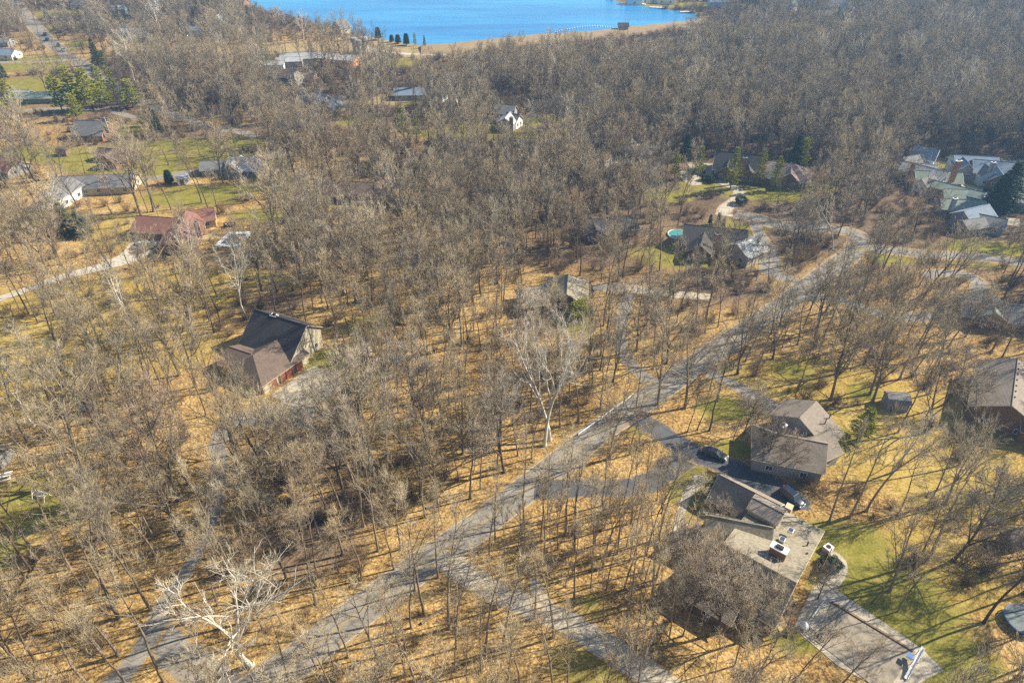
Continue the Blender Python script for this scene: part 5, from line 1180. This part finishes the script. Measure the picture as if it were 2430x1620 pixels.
LOOK = {'F': ('tall straight bare tree', 'slim high-crowned bare tree', 'ash-grey upright bare tree', 'rough brown bare tree', 'tawny narrow bare tree', 'long-boled bare tree'), 'O': ('spreading bare oak', 'wide forked bare oak', 'heavy-limbed bare oak'), 'Y': ('thin young bare tree', 'slender short bare tree', 'small whippy bare tree'), 'D': ('dark dense bare tree', 'dark many-branched bare tree', 'dark broad-crowned bare tree'), 'S': ('pale sycamore', 'whitish forked sycamore', 'white-limbed sycamore')}
groups = {}
for t in near:
    cands = sorted(LM, key=lambda l: (l[1]-t[0])**2+(l[2]-t[1])**2)[0]
    dx, dy = t[0]-cands[1], t[1]-cands[2]
    rel = 'on the sunny side of' if dx > abs(dy) else 'on the shadow side of' if -dx > abs(dy) else 'beyond' if dy > 0 else 'on this side of'
    groups.setdefault((LOOK[t[2]][t[3]], rel, cands[0]), []).append((dx*dx+dy*dy, t))
lab_near = []
for (a, rel, l), L in groups.items():
    L.sort(key=lambda q: q[0])
    for i, (_, t) in enumerate(L):
        lab = f'{a} {rel} {l}' if i == 0 else f'{a} {rel} {l}, {ORD[min(i, 11)]} out'
        lab_near.append(t[:7]+(lab,))
for t in TREES+lab_near:
    x, y, k, v_, h, sx, rz, lab = t
    nm = 'sycamore_tree' if k == 'S' else 'oak_tree' if k == 'O' and 'oak' in lab else 'bare_tree'
    plant(nm, PROTO[k][v_], (x, y, 0), h, rz, lab, 'tree', 'bare trees of the near woods', sx)

# the rest of the woods and the brush: one object each
def scatter(name, pts, coll, zoff=0):
    me = bpy.data.meshes.new(name); me.vertices.add(len(pts)); me.vertices.foreach_set('co', np.array([p[:3] for p in pts], np.float32).ravel())
    for nm, ty, ix in (('idx', 'INT', 3), ('rz', 'FLOAT', 4), ('sc', 'FLOAT', 5)):
        a = me.attributes.new(nm, ty, 'POINT'); a.data.foreach_set('value', np.array([p[ix] for p in pts], np.int32 if ty == 'INT' else np.float32))
    o = bpy.data.objects.new(name, me); C.objects.link(o); tag(o, kind='stuff')
    ng = bpy.data.node_groups.new(name+'_nodes', 'GeometryNodeTree')
    ng.interface.new_socket('Geometry', in_out='INPUT', socket_type='NodeSocketGeometry'); ng.interface.new_socket('Geometry', in_out='OUTPUT', socket_type='NodeSocketGeometry')
    gi = ng.nodes.new('NodeGroupInput'); gout = ng.nodes.new('NodeGroupOutput'); iop = ng.nodes.new('GeometryNodeInstanceOnPoints'); ci = ng.nodes.new('GeometryNodeCollectionInfo')
    ci.inputs['Collection'].default_value = coll; ci.inputs['Separate Children'].default_value = True; ci.inputs['Reset Children'].default_value = True
    iop.inputs['Pick Instance'].default_value = True
    def na(nm, ty): n = ng.nodes.new('GeometryNodeInputNamedAttribute'); n.data_type = ty; n.inputs['Name'].default_value = nm; return n.outputs[0]
    cx = ng.nodes.new('ShaderNodeCombineXYZ'); ng.links.new(na('rz', 'FLOAT'), cx.inputs[2]); er = ng.nodes.new('FunctionNodeEulerToRotation'); ng.links.new(cx.outputs[0], er.inputs[0])
    ng.links.new(gi.outputs[0], iop.inputs['Points']); ng.links.new(ci.outputs[0], iop.inputs['Instance']); ng.links.new(na('idx', 'INT'), iop.inputs['Instance Index'])
    ng.links.new(er.outputs[0], iop.inputs['Rotation']); ng.links.new(na('sc', 'FLOAT'), iop.inputs['Scale']); ng.links.new(iop.outputs[0], gout.inputs[0])
    md = o.modifiers.new('scatter', 'NODES'); md.node_group = ng
    return o
pts = []
for x, y, k, v_, h, sx, rz, _ in rest:
    ids = [i for i, q in enumerate(FARK) if q == k]; H0 = KIND[k][0]['H']
    pts.append((x, y, 0, rng.choice(ids), rz, h/H0))
fo = scatter('forest', pts, hidden); fo['label'] = 'dense leafless woods filling the valley up to the lake'
bp = [(x, y, 0, rng.randrange(4), rng.uniform(0, 6.28), rng.uniform(.5, 1.35)) for x, y in brush if not (hit(FA, x, y, 1.5) or hit(RA_, x, y, 1.6) or poly_in(x, y, TERR))]
bo = scatter('undergrowth', bp, brushc); bo['label'] = 'brown leafless brush and saplings on the forest floor'
LOGS = [(1010,1205,9,.5,'fallen grey log on the leaves above the road dip'),(700,1180,8,2.4,'fallen trunk beside the dark lower thicket'),(1000,1480,7,.9,'fallen forked branch on the leaves below the road'),(300,1190,8,2.9,'pale fallen trunk on the golden wood floor left of the drive'),(1190,930,8,.3,'fallen dark log near the pair of white sycamores'),(2200,1180,8,.7,'long fallen trunk on the slope past the SUV row'),(820,700,7,1.9,'bleached fallen trunk behind the garage house')]
for i, (x, y, L_, a_, lab) in enumerate(LOGS):
    q = at(x, y); d_ = Vector((math.cos(a_), math.sin(a_), 0)); r_ = random.Random(i); S = []; p0 = Vector((0, 0, .2)); dd = d_.copy()
    for k in range(6):
        dd = (dd+Vector((r_.gauss(0, .08), r_.gauss(0, .08), .01))).normalized(); p1 = p0+dd*L_/6; S.append((p0, p1, .24-.03*k, .21-.03*k))
        if k > 1:
            e = rot_dir(dd, .9, r_.uniform(0, 6.28)); e.z = abs(e.z); S.append((p1, p1+e*1.3, .07, .02))
        p0 = p1
    o = bpy.data.objects.new('fallen_log', arr_mesh('log', [(*seg_arrays(S, 7), 0)], [M['trunk'] if i != 6 else M['whitebark']])); C.objects.link(o); o.location = q; tag(o, lab, 'log')
# individual bushes near the houses
BL = [(1930,1165,2.9,'low brown brush heap beside the dark drive turn'),(1905,1150,2.4,'grey bush at the edge of the orange leaf bank'),(2290,1340,3.4,'dark bramble mass below the double-stemmed tree'),(2340,1360,3.6,'wide bramble mass beside the brush shed'),(2330,1300,3.2,'bramble dome touching the brush shed'),(2255,1045,2.8,'bush before the big brown house wall'),(2300,1060,3.0,'grey hedge-like bush under the brown house gable'),
 (1680,575,3.4,'round russet thicket inside the upper drive loop'),(1750,560,3.4,'russet thicket beside the upper drive'),(1860,600,3.6,'russet thicket filling the road bend'),(1900,620,3.6,'second russet thicket in the road bend'),(1480,700,3.0,'brown bush at the corner of the middle drive'),(1700,1250,2.2,'purple-grey bed of twigs along the garage wall'),(1690,1215,2.0,'twiggy bed nearest the garage corner'),
 (700,1290,3.4,'dark thicket in the lower woods above the road'),(720,1240,3.2,'dark thicket next above it in the lower woods'),(640,1400,3.2,'brush clump between the white sycamore and the road'),(1060,1130,3.0,'brush clump on the wood floor above the road dip'),(150,970,3.0,'dark bush by the little grey hut'),(860,1180,3.0,'vine-covered brush in the lower middle woods')]
for i, (x, y, h, lab) in enumerate(BL):
    o = bpy.data.objects.new('bush', BRUSH[i % 4]); C.objects.link(o); o.location = at(x, y); o.rotation_euler = (0, 0, i*1.3); s = h/2.6; o.scale = (s*1.3, s*1.3, s); tag(o, lab, 'bush', 'leafless bushes near the houses')

# ------------------------------------------------------------------ air
USE_HAZE = True
if USE_HAZE:
    mb = MB(); mb.box((0, 1700, 50.5), (5600, 5200, 104)); hz = mb.build('haze', None if False else plain('haze_air', (1, 1, 1))); tag(hz, kind='stuff')
    m = hz.data.materials[0]; nt = m.node_tree; nt.nodes.clear()
    vo_ = nt.nodes.new('ShaderNodeVolumePrincipled'); vo_.inputs['Color'].default_value = (.32, .60, 1.0, 1); vo_.inputs['Density'].default_value = .00027; vo_.inputs['Anisotropy'].default_value = .2
    out = nt.nodes.new('ShaderNodeOutputMaterial'); nt.links.new(vo_.outputs[0], out.inputs['Volume'])
print('TREES', len(TREES)+len(lab_near), 'forest', len(pts), 'brush', len(bp), 'objects', len(bpy.data.objects))
